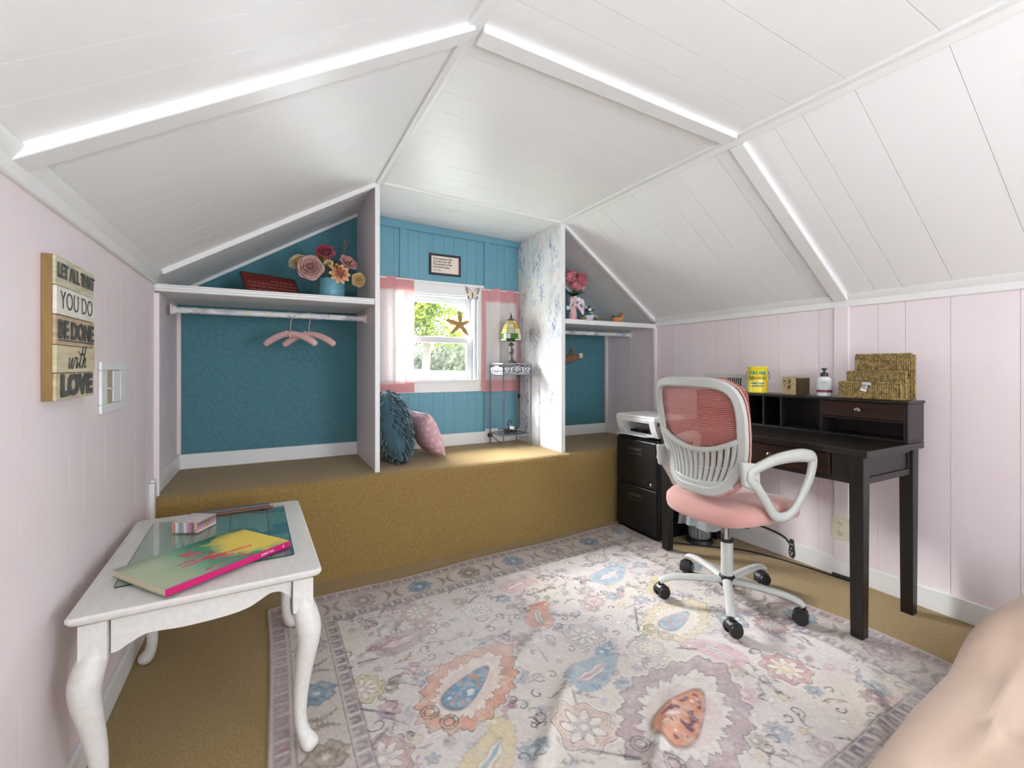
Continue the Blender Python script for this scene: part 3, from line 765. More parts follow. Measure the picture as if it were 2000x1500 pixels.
# ================================================================== WRITING DESK
espresso = mat('espresso_wood', rgb(25, 20, 16), 0.34, noise=0.35, nscale=9, stretch=(1, .12, 1), spec=0.5, bump=0.03)
drawer_wood = mat('walnut_drawer_front', rgb(48, 28, 18), 0.34, noise=0.45, nscale=14, stretch=(1, .10, 1), bump=0.03)
bronze = mat('dark_bronze', rgb(120, 112, 100), 0.28, metal=0.9)
desk = thing('writing_desk', 'dark espresso wooden desk with straight legs along the pink wall', 'desk', (0, 0, 0))
DX0, DX1, DY0, DY1, DZ = 2.155, 2.655, 0.935, 2.065, 0.80
MB().box(DX0 - 0.015, DX1, DY0, DY1, DZ - 0.03, DZ).build('desktop', espresso, desk, bevel=0.003, smooth=False)
lg = None
for (x, y) in ((DX0, DY0 + .02), (DX0, DY1 - .075), (DX1 - .055, DY0 + .02), (DX1 - .055, DY1 - .075)):
    b = MB(); w0, w1 = .055, .047; cx, cy = x + .0275, y + .0275
    zb = 0.014 if (x == DX0) else 0.0
    b.hexa([(cx - w1 / 2, cy - w1 / 2, zb), (cx + w1 / 2, cy - w1 / 2, zb), (cx + w1 / 2, cy + w1 / 2, zb), (cx - w1 / 2, cy + w1 / 2, zb), (cx - w0 / 2, cy - w0 / 2, DZ - .03), (cx + w0 / 2, cy - w0 / 2, DZ - .03), (cx + w0 / 2, cy + w0 / 2, DZ - .03), (cx - w0 / 2, cy + w0 / 2, DZ - .03)])
    b.build('leg', espresso, desk, bevel=0.003, smooth=False)
# end aprons with a framed, slightly sunk panel
for y, s in ((DY0 + .03, 1), (DY1 - .03, -1)):
    a0, a1 = sorted((y, y + s * .018)); xl, xr = DX0 + .055, DX1 - .055
    p0, p1 = sorted((y + s * .006, y + s * .016))
    MB().box(xl, xr, a0, a1, DZ - .15, DZ - .122).box(xl, xr, a0, a1, DZ - .05, DZ - .03).box(xl, xl + .022, a0, a1, DZ - .122, DZ - .05).box(xr - .022, xr, a0, a1, DZ - .122, DZ - .05).box(xl + .022, xr - .022, p0, p1, DZ - .122, DZ - .05).build('end_panel', espresso, desk, bevel=0.002, smooth=False)
MB().box(DX1 - .03, DX1 - .012, DY0 + .075, DY1 - .075, DZ - .15, DZ - .03).build('back_apron', espresso, desk, smooth=False)
MB().box(DX0 + .01, DX0 + .028, DY0 + .075, DY1 - .075, DZ - .15, DZ - .132).box(DX0 + .01, DX0 + .028, DY0 + .075, DY0 + .145, DZ - .132, DZ - .03).box(DX0 + .01, DX0 + .028, DY1 - .145, DY1 - .075, DZ - .132, DZ - .03).build('front_apron', espresso, desk, bevel=0.002, smooth=False)
MB().box(DX0 + .03, DX1 - .04, DY0 + .15, DY1 - .15, DZ - .13, DZ - .045).box(DX0 + .02, DX0 + .03, DY0 + .148, DY1 - .148, DZ - .13, DZ - .032).build('drawer_box', espresso, desk, smooth=False)
dr = MB().box(DX0 + .004, DX0 + .02, DY0 + .15, DY1 - .15, DZ - .129, DZ - .034).build('drawer', drawer_wood, desk, bevel=0.002, smooth=False)
knob_prof = [(.004, 0), (.005, .008), (.004, .013), (.011, .018), (.0145, .024), (.013, .030), (.007, .034), (.001, .0345)]
RXm = Matrix.Rotation(-PI / 2, 3, 'Y')
for y in (1.34, 1.66):
    MB().lathe(knob_prof, (DX0 + .004, y, DZ - .082), 16, RXm).build('knob', bronze, dr)

hutch = thing('desk_hutch', 'dark wooden hutch of pigeonholes with one small drawer, on the desk', 'hutch', (0, 0, DZ))
HX0, HX1, HY0, HY1, HH = 2.50, 2.655, 0.937, 2.063, 0.19
MB().box(HX0 - .008, HX1 + .004, HY0 - .004, HY1 + .004, HH - .014, HH).build('top_board', espresso, hutch, bevel=0.002, smooth=False)
MB().box(HX0, HX1, HY0, HY1, 0.001, .014).build('bottom_board', espresso, hutch, bevel=0.002, smooth=False)
MB().box(HX1 - .008, HX1, HY0, HY1, .014, HH - .014).build('back_panel', espresso, hutch, smooth=False)
for y in (HY0, HY1 - .016): MB().box(HX0, HX1 - .008, y, y + .016, .014, HH - .014).build('side_panel', espresso, hutch, bevel=0.002, smooth=False)
for y in (1.30, 1.506, 1.607, 1.70): MB().box(HX0 + .003, HX1 - .008, y - .005, y + .005, .014, HH - .014).build('divider', espresso, hutch, bevel=0.0015, smooth=False)
for ya, yb in ((HY0 + .016, 1.295), (1.705, HY1 - .016)):
    MB().box(HX0 + .004, HX1 - .008, ya, yb, .088, .098).build('divider', espresso, hutch, smooth=False)
    hd = MB().box(HX0 + .002, HX0 + .014, ya + .002, yb - .002, .10, HH - .016).box(HX0 + .014, HX1 - .02, ya + .006, yb - .006, .104, HH - .03).build('drawer', drawer_wood, hutch, bevel=0.0015, smooth=False)
    MB().lathe(knob_prof, (HX0 + .002, (ya + yb) / 2, .137), 16, RXm).build('knob', bronze, hd)

# ================================================================== OFFICE CHAIR (faces +X in its own frame)
grey_pl = mat('warm_grey_plastic', rgb(176, 178, 172), 0.45, bump=0.05, bscale=200)
black_pl = mat('black_plastic', rgb(26, 26, 27), 0.4)
chrome = mat('chrome', rgb(225, 225, 225), 0.12, metal=1.0)
pink_cl = mat('dusty_pink_fabric', rgb(196, 146, 138), 0.9, noise=0.12, nscale=400, bump=0.25, bscale=500, sheen=0.3)
chair = thing('office_chair', 'swivel office chair with grey frame, pink seat and ribbed pink mesh back', 'chair', (1.964, 1.444, 0.0125), math.radians(-3))
def mesh_cloth():
    m = bpy.data.materials.new('pink_mesh_cloth'); m.use_nodes = True
    nt = m.node_tree; N = nt.nodes; L = nt.links; p = N['Principled BSDF']
    p.inputs['Base Color'].default_value = rgb(184, 114, 106); p.inputs['Roughness'].default_value = 0.8
    tc = N.new('ShaderNodeTexCoord'); sp = N.new('ShaderNodeSeparateXYZ'); L.new(tc.outputs['Object'], sp.inputs[0])
    mu = N.new('ShaderNodeMath'); mu.operation = 'MULTIPLY'; mu.inputs[1].default_value = 2 * PI / 0.0085; L.new(sp.outputs['Z'], mu.inputs[0])
    si = N.new('ShaderNodeMath'); si.operation = 'SINE'; L.new(mu.outputs[0], si.inputs[0])
    mr = N.new('ShaderNodeMapRange'); mr.inputs[1].default_value = -0.75; mr.inputs[2].default_value = 0.0; mr.inputs[3].default_value = 0.25; mr.inputs[4].default_value = 0.97
    L.new(si.outputs[0], mr.inputs[0]); L.new(mr.outputs[0], p.inputs['Alpha'])
    return m
mesh_m = mesh_cloth()
def back_x(w, h):      # w across in metres (left +), h height above back bottom
    t = h / 0.54
    prof = -0.205 - 0.022 * math.sin(min(t * 2.2, 1) * PI) * -1.0 - 0.012 - 0.085 * max(0, t - .35) ** 1.3 * 1.25
    return prof + 0.9 * w * w
def back_pt(w, h, off=0.0): return (back_x(w, h) - off, w, 0.545 + h)
def half_w(t):         # outline half width at relative height
    return 0.180 + 0.070 * math.sin(min(1, t / .62) * PI / 2) + 0.012 * t
def outline(inset=0.0, n=72):
    pts = []
    for k in range(n):
        a = 2 * PI * k / n; c, s = math.cos(a), math.sin(a)
        e = 0.40
        sx = math.copysign(abs(c) ** e, c); sz = math.copysign(abs(s) ** (0.42 if s > 0 else 0.62), s)
        t = .5 + .5 * sz
        pts.append(((half_w(t) - inset) * sx, 0.27 + (0.27 - inset) * sz))
    return pts
# outer frame: flattened tube along the outline
ol = [back_pt(w, h, 0.008) for w, h in outline(0.016)]
b = MB(); b.tube(ol, 0.012, 8, closed=True, flat=(1.0, 1.75), up=None)
def frame_tube(b, pts2, ww, th, closed=False, off=0.008):
    """flat bar along pts2 (w,h) lying in the back's surface"""
    P = [Vector(back_pt(w, h, off)) for w, h in pts2]; n = len(P); vs = []
    for i in range(n):
        if closed: t = P[(i + 1) % n] - P[i - 1]
        else: t = P[min(i + 1, n - 1)] - P[max(i - 1, 0)]
        t.normalize(); nrm = Vector((-1, 1.8 * P[i].y * -1 * -1, 0)); nrm = Vector((-1, 1.8 * P[i].y, 0)).normalized(); nrm = (nrm - t * nrm.dot(t)).normalized(); sd = t.cross(nrm)
        wi = ww(i / (n - 1)) if callable(ww) else ww
        for (a_, c_) in ((-1, -1), (-.7, 1), (.7, 1), (1, -1)): vs.append(P[i] + sd * (a_ * wi / 2) + nrm * (c_ * th / 2))
    fs = []
    for i in range(n if closed else n - 1):
        j = (i + 1) % n
        for k in range(4): fs.append((i * 4 + k, i * 4 + (k + 1) % 4, j * 4 + (k + 1) % 4, j * 4 + k))
    if not closed: fs += [(3, 2, 1, 0), tuple((n - 1) * 4 + k for k in range(4))]
    return b.add(vs, fs)
b = MB(); frame_tube(b, outline(0.023), 0.050, 0.020, True)
b.build('back_frame', grey_pl, chair, bevel=0.004, ang=50)
def arc_h(w, h0, dip): return h0 + dip * (w / 0.19) ** 2
wide = .226
MBt = MB(); frame_tube(MBt, [(w, arc_h(w, .205, .05)) for w in np.linspace(-wide, wide, 17)], 0.026, 0.018)
MBt.build('crossbar', grey_pl, chair, bevel=0.003, ang=50)
MBt = MB(); frame_tube(MBt, [(w, arc_h(w, .125, .025)) for w in np.linspace(-.17, .17, 13)], 0.010, 0.010, off=0.004)
MBt.build('crossbar', grey_pl, chair, bevel=0.002, ang=50)
# lower solid rim above the bottom edge and the ribs with slots between them
MBt = MB(); frame_tube(MBt, [(w, arc_h(w, .045, .03)) for w in np.linspace(-.175, .175, 15)], 0.045, 0.014)
MBt.build('crossbar', grey_pl, chair, bevel=0.003, ang=50)
NR = 13
for k in range(NR):
    q = (k - (NR - 1) / 2) / ((NR - 1) / 2)
    pts = []
    for t in np.linspace(0, 1, 9):
        w = q * (0.142 + 0.062 * t) ; h = (arc_h(w, .05, .03)) * (1 - t) + arc_h(w, .205, .05) * t
        pts.append((w, h))
    MBt = MB(); frame_tube(MBt, pts, lambda t: 0.0190 + .005 * t, 0.013 , off=0.009)
    MBt.build('rib', grey_pl, chair, bevel=0.002, ang=50)
# pink mesh cloth and its piping on the sitter's side
gr = MB()
def cl(u, v):
    a = -1 + 2 * u; t = v
    hw = half_w(t) * (1 - max(0, (t - .86) / .14) ** 2.2 * .30) * (1 - max(0, (.12 - t) / .12) ** 2 * .45)
    return back_pt(hw * a * 1.0, .54 * t, -0.010 - 0.006 * (1 - a * a))
gr.grid(cl, 28, 30); gr.build('mesh_back', mesh_m, chair, ang=80)
b = MB(); b.tube([back_pt(w, h, -0.006) for w, h in outline(0.002)], 0.0035, 6, closed=True); b.build('piping', pink_cl, chair)
# seat cushion
def seat_mesh():
    b = MB(); n = 44; rings = [(.0, .0, .060), (.45, 0, .060), (.80, 0, .054), (.93, 0, .042), (1.0, 0, .020), (1.005, 0, -.004), (.985, 0, -.026), (.90, 0, -.038), (.5, 0, -.040), (0, 0, -.040)]
    vs = []; 
    for r, _, z in rings:
        for k in range(n):
            a = 2 * PI * k / n; c, s = math.cos(a), math.sin(a)
            x = .245 * r * math.copysign(abs(c) ** .55, c); y = .25 * r * math.copysign(abs(s) ** .55, s) * (1 + .05 * (c > 0) * c)
            dz = -.03 * max(0, (x - .12) / .125) ** 2 + .014 * (y / .25) ** 2 - .012 * max(0, (-x - .1) / .14) ** 2
            vs.append((x + .015, y, .465 + z + dz))
    fs = []
    for i in range(len(rings) - 1):
        for k in range(n):
            q = (k + 1) % n; fs.append((i * n + k, i * n + q, (i + 1) * n + q, (i + 1) * n + k))
    return b.add(vs, [f[::-1] for f in fs])
seat_mesh().build('seat', pink_cl, chair, ang=80)
MB().box(-.13, .13, -.12, .12, .405, .428).build('seat_plate', black_pl, chair, bevel=.006)
# arm loops
for s in (-1, 1):
    path = bez([(-.175, .258 * s, .690), (-.125, .268 * s, .712), (-.04, .284 * s, .738), (.06, .300 * s, .748), (.128, .312 * s, .742), (.148, .316 * s, .718), (.132, .312 * s, .645), (.085, .300 * s, .555), (.045, .290 * s, .502), (.0, .280 * s, .484), (-.045, .272 * s, .500), (-.090, .266 * s, .560), (-.140, .262 * s, .625), (-.185, .258 * s, .665)], 6)
    arm = MB().tube(path[:-1], lambda t: .0165 + .006 * math.exp(-((t - .28) / .12) ** 2), 8, closed=True, flat=(1.35, .85), up=(0, 1, 0)).build('armrest', grey_pl, chair, ang=60)
    MB().hexa([(-.205, .232 * s, .630), (-.120, .248 * s, .600), (-.120, .270 * s, .600), (-.205, .256 * s, .630), (-.215, .232 * s, .735), (-.130, .252 * s, .722), (-.130, .272 * s, .722), (-.215, .256 * s, .735)]).build('armrest_bracket', grey_pl, chair, bevel=.010, seg=3)
    for z in (.652, .690):
        MB().lathe([(.009, 0), (.009, .003), (.006, .004)], (-.155, .266 * s, z), 12, Matrix.Rotation(-PI / 2 * s, 3, 'X')).build('screw', mat('bolt_grey', rgb(110, 112, 112), .4), arm)
    MB().tube([(.0, .283 * s, .484), (.0, .2 * s, .430), (.0, .1 * s, .420)], .016, 8, flat=(1.5, .6)).build('arm_bar', grey_pl, chair)
MB().lathe([(.05, .392), (.05, .405), (.042, .407)], n=20).build('seat_mechanism', black_pl, chair)
MB().lathe([(.03, 0), (.034, .02), (.026, .034)], (.02, -.075, .375), 16).build('tension_knob', black_pl, chair)
lv = MB().tube(bez([(.03, -.05, .398), (.06, -.14, .392), (.085, -.22, .372), (.09, -.255, .345)], 5), .005, 8).build('height_lever', black_pl, chair)
pd = MB().prism([(-.017, .014), (-.011, .05), (.011, .05), (.017, .014), (.022, -.012), (.012, -.03), (-.012, -.03), (-.022, -.012)], lambda p, q, t: (.09 + t + p * .45, -.262 + p * .9, .318 + q), -.006, .006).build('lever_paddle', black_pl, lv, bevel=.003)
wm = mat('white_print', rgb(225, 225, 222), .6)
sg = MB()
for (p, q) in ((-.008, .030), (.006, .030), (-.001, .012), (-.009, -.006), (.008, -.006), (-.001, -.016)):
    sg.obox((.09 - .0068 + p * .45, -.262 + p * .9, .318 + q), (.0012, .008, .005), Euler((0, 0, math.radians(-26))))
sg.build('pictogram', wm, lv)
MB().lathe([(.014, .285), (.014, .395)], n=20).build('gas_piston', chrome, chair)
MB().lathe([(.0275, .118), (.0275, .285), (.024, .288)], n=24).build('column_cover', grey_pl, chair)
MB().lathe([(.030, .284), (.030, .292), (.016, .296)], n=24).build('column_collar', black_pl, chair)
MB().lathe([(.034, .072), (.037, .078), (.037, .118), (.029, .124)], n=10).build('hub', black_pl, chair, ang=20)
for k in range(5):
    a = math.radians(3 + 3 + 72 * k); ca, sa = math.cos(a), math.sin(a)
    pth = bez([(ca * r, sa * r, z) for r, z in ((.03, .098), (.10, .103), (.19, .104), (.255, .101), (.300, .090), (.318, .076))], 5)
    MB().tube(pth, lambda t: .0195 - .004 * t, 10, flat=(1.15, .85)).build('base_leg', grey_pl, chair)
    sw = a + rnd.uniform(-1.2, 1.2)
    cw, sn = math.cos(sw), math.sin(sw); cx, cy = ca * .318, sa * .318
    R3 = Matrix.Rotation(sw, 3, 'Z')
    cs = MB()
    cs.tube([(cx, cy, .080), (cx, cy, .058)], .008, 10)
    hood = [(-.034, .012), (-.034, .034), (-.026, .052), (-.008, .063), (.012, .063), (.025, .052), (.028, .034), (.018, .024), (.0, .020), (-.016, .012)]
    cs.prism(hood, lambda p, q, t: Vector((cx, cy, 0)) + R3 @ Vector((p - .010, t, q)), -.022, .022)
    co_ = cs.build('caster', black_pl, chair, bevel=.003, ang=50)
    for s in (-1, 1):
        MB().lathe([(.016, -.009), (.0275, -.009), (.029, -.005), (.029, .005), (.0275, .009), (.016, .009), (.006, .006)], Vector((cx, cy, .029)) + R3 @ Vector((-.010, s * .0225, 0)), 20, R3 @ Matrix.Rotation(PI / 2 * -s, 3, 'X')).build('wheel', black_pl, co_)

# ================================================================== FILE CABINET + PRINTER
cab_m = mat('black_cabinet_paint', rgb(20, 20, 21), 0.35, bump=.05, bscale=150)
cab = thing('file_cabinet', 'black two-drawer file cabinet between the desk and the platform', 'cabinet', (2.225, 2.15, 0))
cw_, cd_, ch_ = 0.385, 0.40, 0.655
MB().box(.018, cd_, 0, cw_, 0.012, ch_).build('body', cab_m, cab, bevel=.004, smooth=False)
MB().box(.02, cd_ - .02, .01, cw_ - .01, 0, .012).build('plinth', black_pl, cab)
for z0, z1 in ((.03, .325), (.335, .64)):
    d = MB().box(0, .018, .006, cw_ - .006, z0, z1).build('drawer', cab_m, cab, bevel=.004, smooth=False)
    zc = z1 - .075
    MB().box(-.004, 0, .13, .255, zc - .022, zc - .016).box(-.004, 0, .13, .255, zc + .016, zc + .022).box(-.004, 0, .13, .136, zc - .016, zc + .016).box(-.004, 0, .249, .255, zc - .016, zc + .016).box(-.012, -.004, .136, .249, zc + .006, zc + .016).build('pull', mat('pull_dark', rgb(60, 56, 50), .35), d, bevel=.001, smooth=False)
MB().lathe([(.010, 0), (.010, .004), (.007, .006)], (-.000, .05, .36), 14, Matrix.Rotation(-PI / 2, 3, 'Y')).build('lock', chrome, cab)
pr_m = mat('printer_white', rgb(228, 228, 226), 0.4)
pr_g = mat('printer_grey', rgb(168, 170, 172), 0.45)
prt = thing('inkjet_printer', 'white inkjet printer with its paper tray open, on the file cabinet', 'printer', (2.225, 2.16, ch_ + .0005))
pw, pdp, ph_ = .37, .30, .155
# body: U-shaped shell around the paper mouth
b = MB()
prof = [(.035, .012), (.01, .06), (-.012, .135), (.0, .142), (pdp, .142), (pdp, .012)]
for y0, y1 in ((0, .055), (pw - .055, pw)): b.prism(prof, lambda p, q, t: (p, t, q), y0, y1)
b.prism([(-.004, .108), (-.012, .135), (.0, .142), (pdp, .142), (pdp, .108)], lambda p, q, t: (p, t, q), .055, pw - .055)
b.prism([(.035, .012), (.035, .03), (pdp, .03), (pdp, .012)], lambda p, q, t: (p, t, q), .055, pw - .055)
b.build('housing', pr_m, prt, bevel=.004, smooth=False)
MB().box(.14, .16, .055, pw - .055, .03, .108).build('mouth', pr_g, prt, smooth=False)
MB().prism([(-.006, .1425), (-.002, .156), (pdp - .01, .158), (pdp, .1425)], lambda p, q, t: (p, t, q), .004, pw - .004).build('scanner_lid', pr_m, prt, bevel=.003, smooth=False)
MB().prism([(-.045, .022), (-.047, .028), (.06, .018), (.06, .012)], lambda p, q, t: (p, t, q), .04, pw - .04).build('paper_tray', pr_m, prt, bevel=.002, smooth=False)
b = MB()
for k in range(9): b.box(.058, .066, .08 + k * .024, .088 + k * .024, .032, .047)
b.box(.066, .14, .07, pw - .07, .03, .046).build('rollers', black_pl, prt, smooth=False)
MB().box(-.001, .05, .10, .16, .1, .1065).build('control_panel', mat('panel_slate', rgb(60, 66, 80), .3), prt, smooth=False)
for z in (.0015,): MB().box(.05, pdp - .02, .02, pw - .02, 0, .012).build('feet', black_pl, prt, smooth=False)

# ================================================================== WHITE SIDE TABLE
chalk = mat('chalk_white_paint', rgb(216, 214, 209), 0.5, noise=0.10, nscale=14, stretch=(5, 1, 5), bump=0.06, bscale=40, col2=rgb(206, 204, 198))
tb = thing('side_table', 'white painted side table with curved cabriole legs against the left wall', 'table', (-.152, 1.835, 0), math.radians(1.5))
TW, TL, TH = .565, .80, .55
b = MB(); tp = []
def rr(hw, hl, r, n=5):
    pts = []
    for cx, cy, a0 in ((hw - r, hl - r, 0), (-hw + r, hl - r, 90), (-hw + r, -hl + r, 180), (hw - r, -hl + r, 270)):
        for k in range(n + 1):
            a = math.radians(a0 + 90 * k / n); pts.append((cx + r * math.cos(a), cy + r * math.sin(a)))
    return pts
lay_ = [(0.030, -.030), (.022, -.0295), (.014, -.024), (.004, -.019), (0, -.012), (0, -.006), (.004, -.001), (.012, 0)]
vs = []; n_ = len(rr(1, 1, .1))
for ins, z in lay_: vs += [(x, y, TH + z) for x, y in rr(TW / 2 - ins, TL / 2 - ins, .018)]
fs = [tuple(range(n_ - 1, -1, -1)), tuple((len(lay_) - 1) * n_ + k for k in range(n_))]
for i in range(len(lay_) - 1):
    for k in range(n_): fs.append((i * n_ + k, i * n_ + (k + 1) % n_, (i + 1) * n_ + (k + 1) % n_, (i + 1) * n_ + k))
b.add(vs, fs); b.build('tabletop', chalk, tb, ang=30)
def apron_prof(L):
    h = L / 2; key = [(-h, -.118), (-h * .93, -.117), (-h * .80, -.102), (-h * .66, -.090), (-h * .52, -.090), (-h * .3, -.094), (0, -.094), (h * .3, -.090), (h * .48, -.082), (h * .62, -.068), (h * .74, -.056), (h * .86, -.058), (h * .95, -.072), (h, -.082)]
    bot = [(p.x, p.y) for p in bez([(a_, c_, 0) for a_, c_ in key], 4)]
    return [(h, -.028), (-h, -.028)] + bot
ix, iy = TW / 2 - .045, TL / 2 - .045
for s in (-1, 1):
    pf = apron_prof(2 * ix - .07)
    y = s * iy; MB().prism(pf, lambda p, q, t: (p, t, TH + q), y - .009, y + .009).build('apron', chalk, tb, bevel=.002, smooth=False)
    pf = apron_prof(2 * iy - .07)
    x = s * ix; MB().prism(pf, lambda p, q, t: (t, p, TH + q), x - .009, x + .009).build('apron', chalk, tb, bevel=.002, smooth=False)
for sx in (-1, 1):
    for sy in (-1, 1):
        dg = Vector((sx, sy, 0)) / math.sqrt(2); base_ = Vector((sx * (ix - .004), sy * (iy - .004), 0))
        key = [(.0, TH - .03, .028), (.0, TH - .10, .029), (.010, TH - .135, .033), (.022, TH - .175, .034), (.022, TH - .215, .031), (.010, TH - .28, .026), (-.002, TH - .35, .022), (-.008, .13, .0185), (-.006, .085, .0175), (.006, .052, .019), (.022, .032, .024), (.036, .021, .021), (.043, .016, .010)]
        pts = bez([base_ + dg * k[0] + Vector((0, 0, k[1])) for k in key], 4)
        rad = [p.x for p in bez([(k[2], 0, 0) for k in key], 4)]
        zf = .012 if (sx > 0 and sy < 0) else (.010 if sx > 0 else .0)
        b = MB(); b.tube(pts, rad, 14, up=(-dg.y, dg.x, 0))
        b.box(base_.x - .027, base_.x + .027, base_.y - .027, base_.y + .027, TH - .125, TH - .03)
        b.v = [(v[0], v[1], max(v[2], zf)) for v in b.v]
        b.build('leg', chalk, tb, ang=55)

# things on the table (frame of the table: origin table centre, z = top)
def on_table(x, y): 
    a = math.radians(1.5); return (-.152 + x * math.cos(a) - y * math.sin(a), 1.835 + x * math.sin(a) + y * math.cos(a), TH + .0005)
# ------------------------------------------------ things on the side table
def board_mat():
    m = mat('teal_plank_print', rgb(120, 160, 160), 0.2, attr='paint', coat=0.25); return m
gbd = thing('glass_board', 'rectangular glass cutting board printed with weathered teal planks, on the white table', 'cutting board', (-.153, 1.862, TH + .0005), math.radians(1.5))
gb = MB().grid(lambda u, v: (-.2185 + .437 * u, -.281 + .562 * v, .0035), 110, 140).build('print', board_mat(), gbd)
co = np.empty(len(gb.data.vertices) * 3, np.float32); gb.data.vertices.foreach_get('co', co); co = co.reshape(-1, 3)
x, y = co[:, 0], co[:, 1]
pl_i = np.floor((x + .22) / .0625 + .08 * vnoise(x * 0, y * 3, 2)); fr = ((x + .22) / .0625) % 1
tone = vnoise(pl_i * 7.3, y * 3.5, 4); grain = vnoise(x * 160, y * 9, 5); patch = smoothstep(.5, .75, vnoise(x * 14, y * 22, 8))
teal_, sage_, sand_, deep_ = colour(112, 160, 158), colour(172, 192, 184), colour(196, 194, 178), colour(84, 130, 146)
mixr = np.clip((x + .22) / .44 * 1.15 + (tone - .5) * .5, 0, 1)[:, None]
c = sand_ * (1 - mixr) + teal_ * mixr
c = c * (1 - .45 * grain[:, None]) + sage_ * (.45 * grain[:, None])
c = np.where((patch * (x > .05))[:, None] > .5, deep_ * .8 + c * .2, c)
c = np.where(((fr < .035) | (fr > .985))[:, None], c * .45, c)
paint(gb, c)
MB().prism(rr(.2185, .281, .006), lambda p, q, t: (p, q, t), .004, .0085).build('glass', glass_mat('green_edged_glass', (.93, .985, .965, 1)), gbd, smooth=False)
MB().prism(rr(.2195, .282, .006), lambda p, q, t: (p, q, t), .0006, .003).build('backing', mat('bottle_green_edge', rgb(20, 74, 62), .15), gbd, smooth=False)
for sx in (-.19, .19):
    for sy in (-.25, .25): MB().box(sx - .006, sx + .006, sy - .006, sy + .006, 0, .0008).build('foot', black_pl, gbd)

bk = thing('paperback_book', 'large thin book with misty green and yellow cover and magenta spine, on the glass board', 'book', (-.159, 1.641, TH + .0092), math.radians(36))
BW, BD, BHt = .362, .262, .019      # spine along local x at -y
cvb = MB().grid(lambda u, v: (-BW / 2 + BW * u, -BD / 2 + .003 + (BD - .003) * v, BHt), 90, 66).build('front_cover', mat('misty_cover', rgb(90, 150, 120), .35, attr='paint', coat=.2), bk)
co = np.empty(len(cvb.data.vertices) * 3, np.float32); cvb.data.vertices.foreach_get('co', co); co = co.reshape(-1, 3)
u, v = (co[:, 0] + BW / 2) / BW, (co[:, 1] + BD / 2) / BD
nz = vnoise(u * 5, v * 5, 3) * .6 + vnoise(u * 14, v * 14, 4) * .4
green, deepg, pale, yel, gry = colour(64, 150, 112), colour(28, 88, 66), colour(168, 184, 150), colour(232, 206, 92), colour(96, 116, 104)
mx = np.clip(smoothstep(.55, .15, u) + (nz - .5) * .5, 0, 1)[:, None]
c = green * (1 - mx) + pale * mx
d_ = np.clip(smoothstep(.55, 1.0, v + (nz - .5) * .3) * smoothstep(.35, .75, u), 0, 1)[:, None]; c = c * (1 - d_) + deepg * d_
e_ = np.clip(smoothstep(.75, 1, v) * smoothstep(.5, .1, u), 0, 1)[:, None] * .7; c = c * (1 - e_) + gry * e_
yy = np.clip(1.15 - np.hypot((u - .90) / .30, (v - .42) / .46) + (nz - .5) * .8, 0, 1)[:, None] ** .6; yy = np.clip(yy * 1.5, 0, 1); c = c * (1 - yy) + yel * yy
paint(cvb, c)
MB().box(-BW / 2, BW / 2, -BD / 2 + .004, BD / 2, 0, .0008).build('back_cover', mat('cover_back', rgb(150, 160, 130), .4), bk, smooth=False)
MB().box(-BW / 2 + .002, BW / 2 - .002, -BD / 2 + .004, BD / 2 - .003, .001, BHt - .0012).build('pages', mat('book_pages', rgb(214, 204, 176), .8, noise=.2, nscale=300, stretch=(.02, .02, 6)), bk, smooth=False)
MB().box(-BW / 2, BW / 2, -BD / 2, -BD / 2 + .004, 0, BHt).build('spine', mat('magenta_spine', rgb(188, 14, 100), .35), bk, bevel=.001, smooth=False)
mag = mat('magenta_ink', rgb(206, 36, 84), .5)
# handwritten title "Light on", drawn pen stroke by pen stroke
strokes = [[(0, .9), (.05, 1.0), (.09, .85), (.04, .4), (-.06, 0), (-.12, .03), (-.05, .12), (.12, .02), (.28, .0)],
           [(.33, .42), (.31, .15), (.36, .05), (.42, .2)], [(.36, .62), (.365, .64)],
           [(.58, .42), (.50, .45), (.45, .25), (.50, .1), (.57, .22), (.60, .42), (.56, -.2), (.48, -.5), (.40, -.42), (.52, -.15), (.66, .12)],
           [(.66, .12), (.72, .7), (.76, .95), (.73, .5), (.70, .05), (.74, .35), (.80, .4), (.82, .1), (.87, .06)],
           [(.95, .9), (.92, .4), (.93, .08), (1.0, .12)], [(.84, .58), (1.06, .66)],
           [(1.28, .4), (1.2, .42), (1.16, .2), (1.22, .05), (1.3, .15), (1.3, .36), (1.36, .34), (1.42, .38)], [(1.42, .38), (1.42, .06), (1.48, .34), (1.55, .36), (1.56, .08), (1.64, .12)]]
def script(strk, size, origin, m, name, parent, M3, w=.0011, z=.0005):
    b = MB()
    for s in strk:
        b.tube([Vector(origin) + M3 @ Vector((p.x * size + p.y * size * .25, p.y * size, 0)) for p in bez([(a_, c_, 0) for a_, c_ in s], 5)], w, 4, flat=(1, .4), up=M3 @ Vector((0, 0, 1)))
    return b.build(name, m, parent)
# text runs from the spine to the fore edge (local +y); its top points to local -x
M3 = Matrix(((math.cos(math.radians(108)), -math.sin(math.radians(108)), 0), (math.sin(math.radians(108)), math.cos(math.radians(108)), 0), (0, 0, 1)))
script(strokes, .118, (.055, -.105, BHt + .0006), mag, 'title', bk, M3, w=.0017)
text_mesh('LIGHT ON', .009, wm, 'spine_title', bk, (.10, -BD / 2 - .0004, BHt / 2), (PI / 2, 0, 0))
text_mesh('K', .011, wm, 'spine_mark', bk, (.155, -BD / 2 - .0004, BHt / 2), (PI / 2, 0, 0))

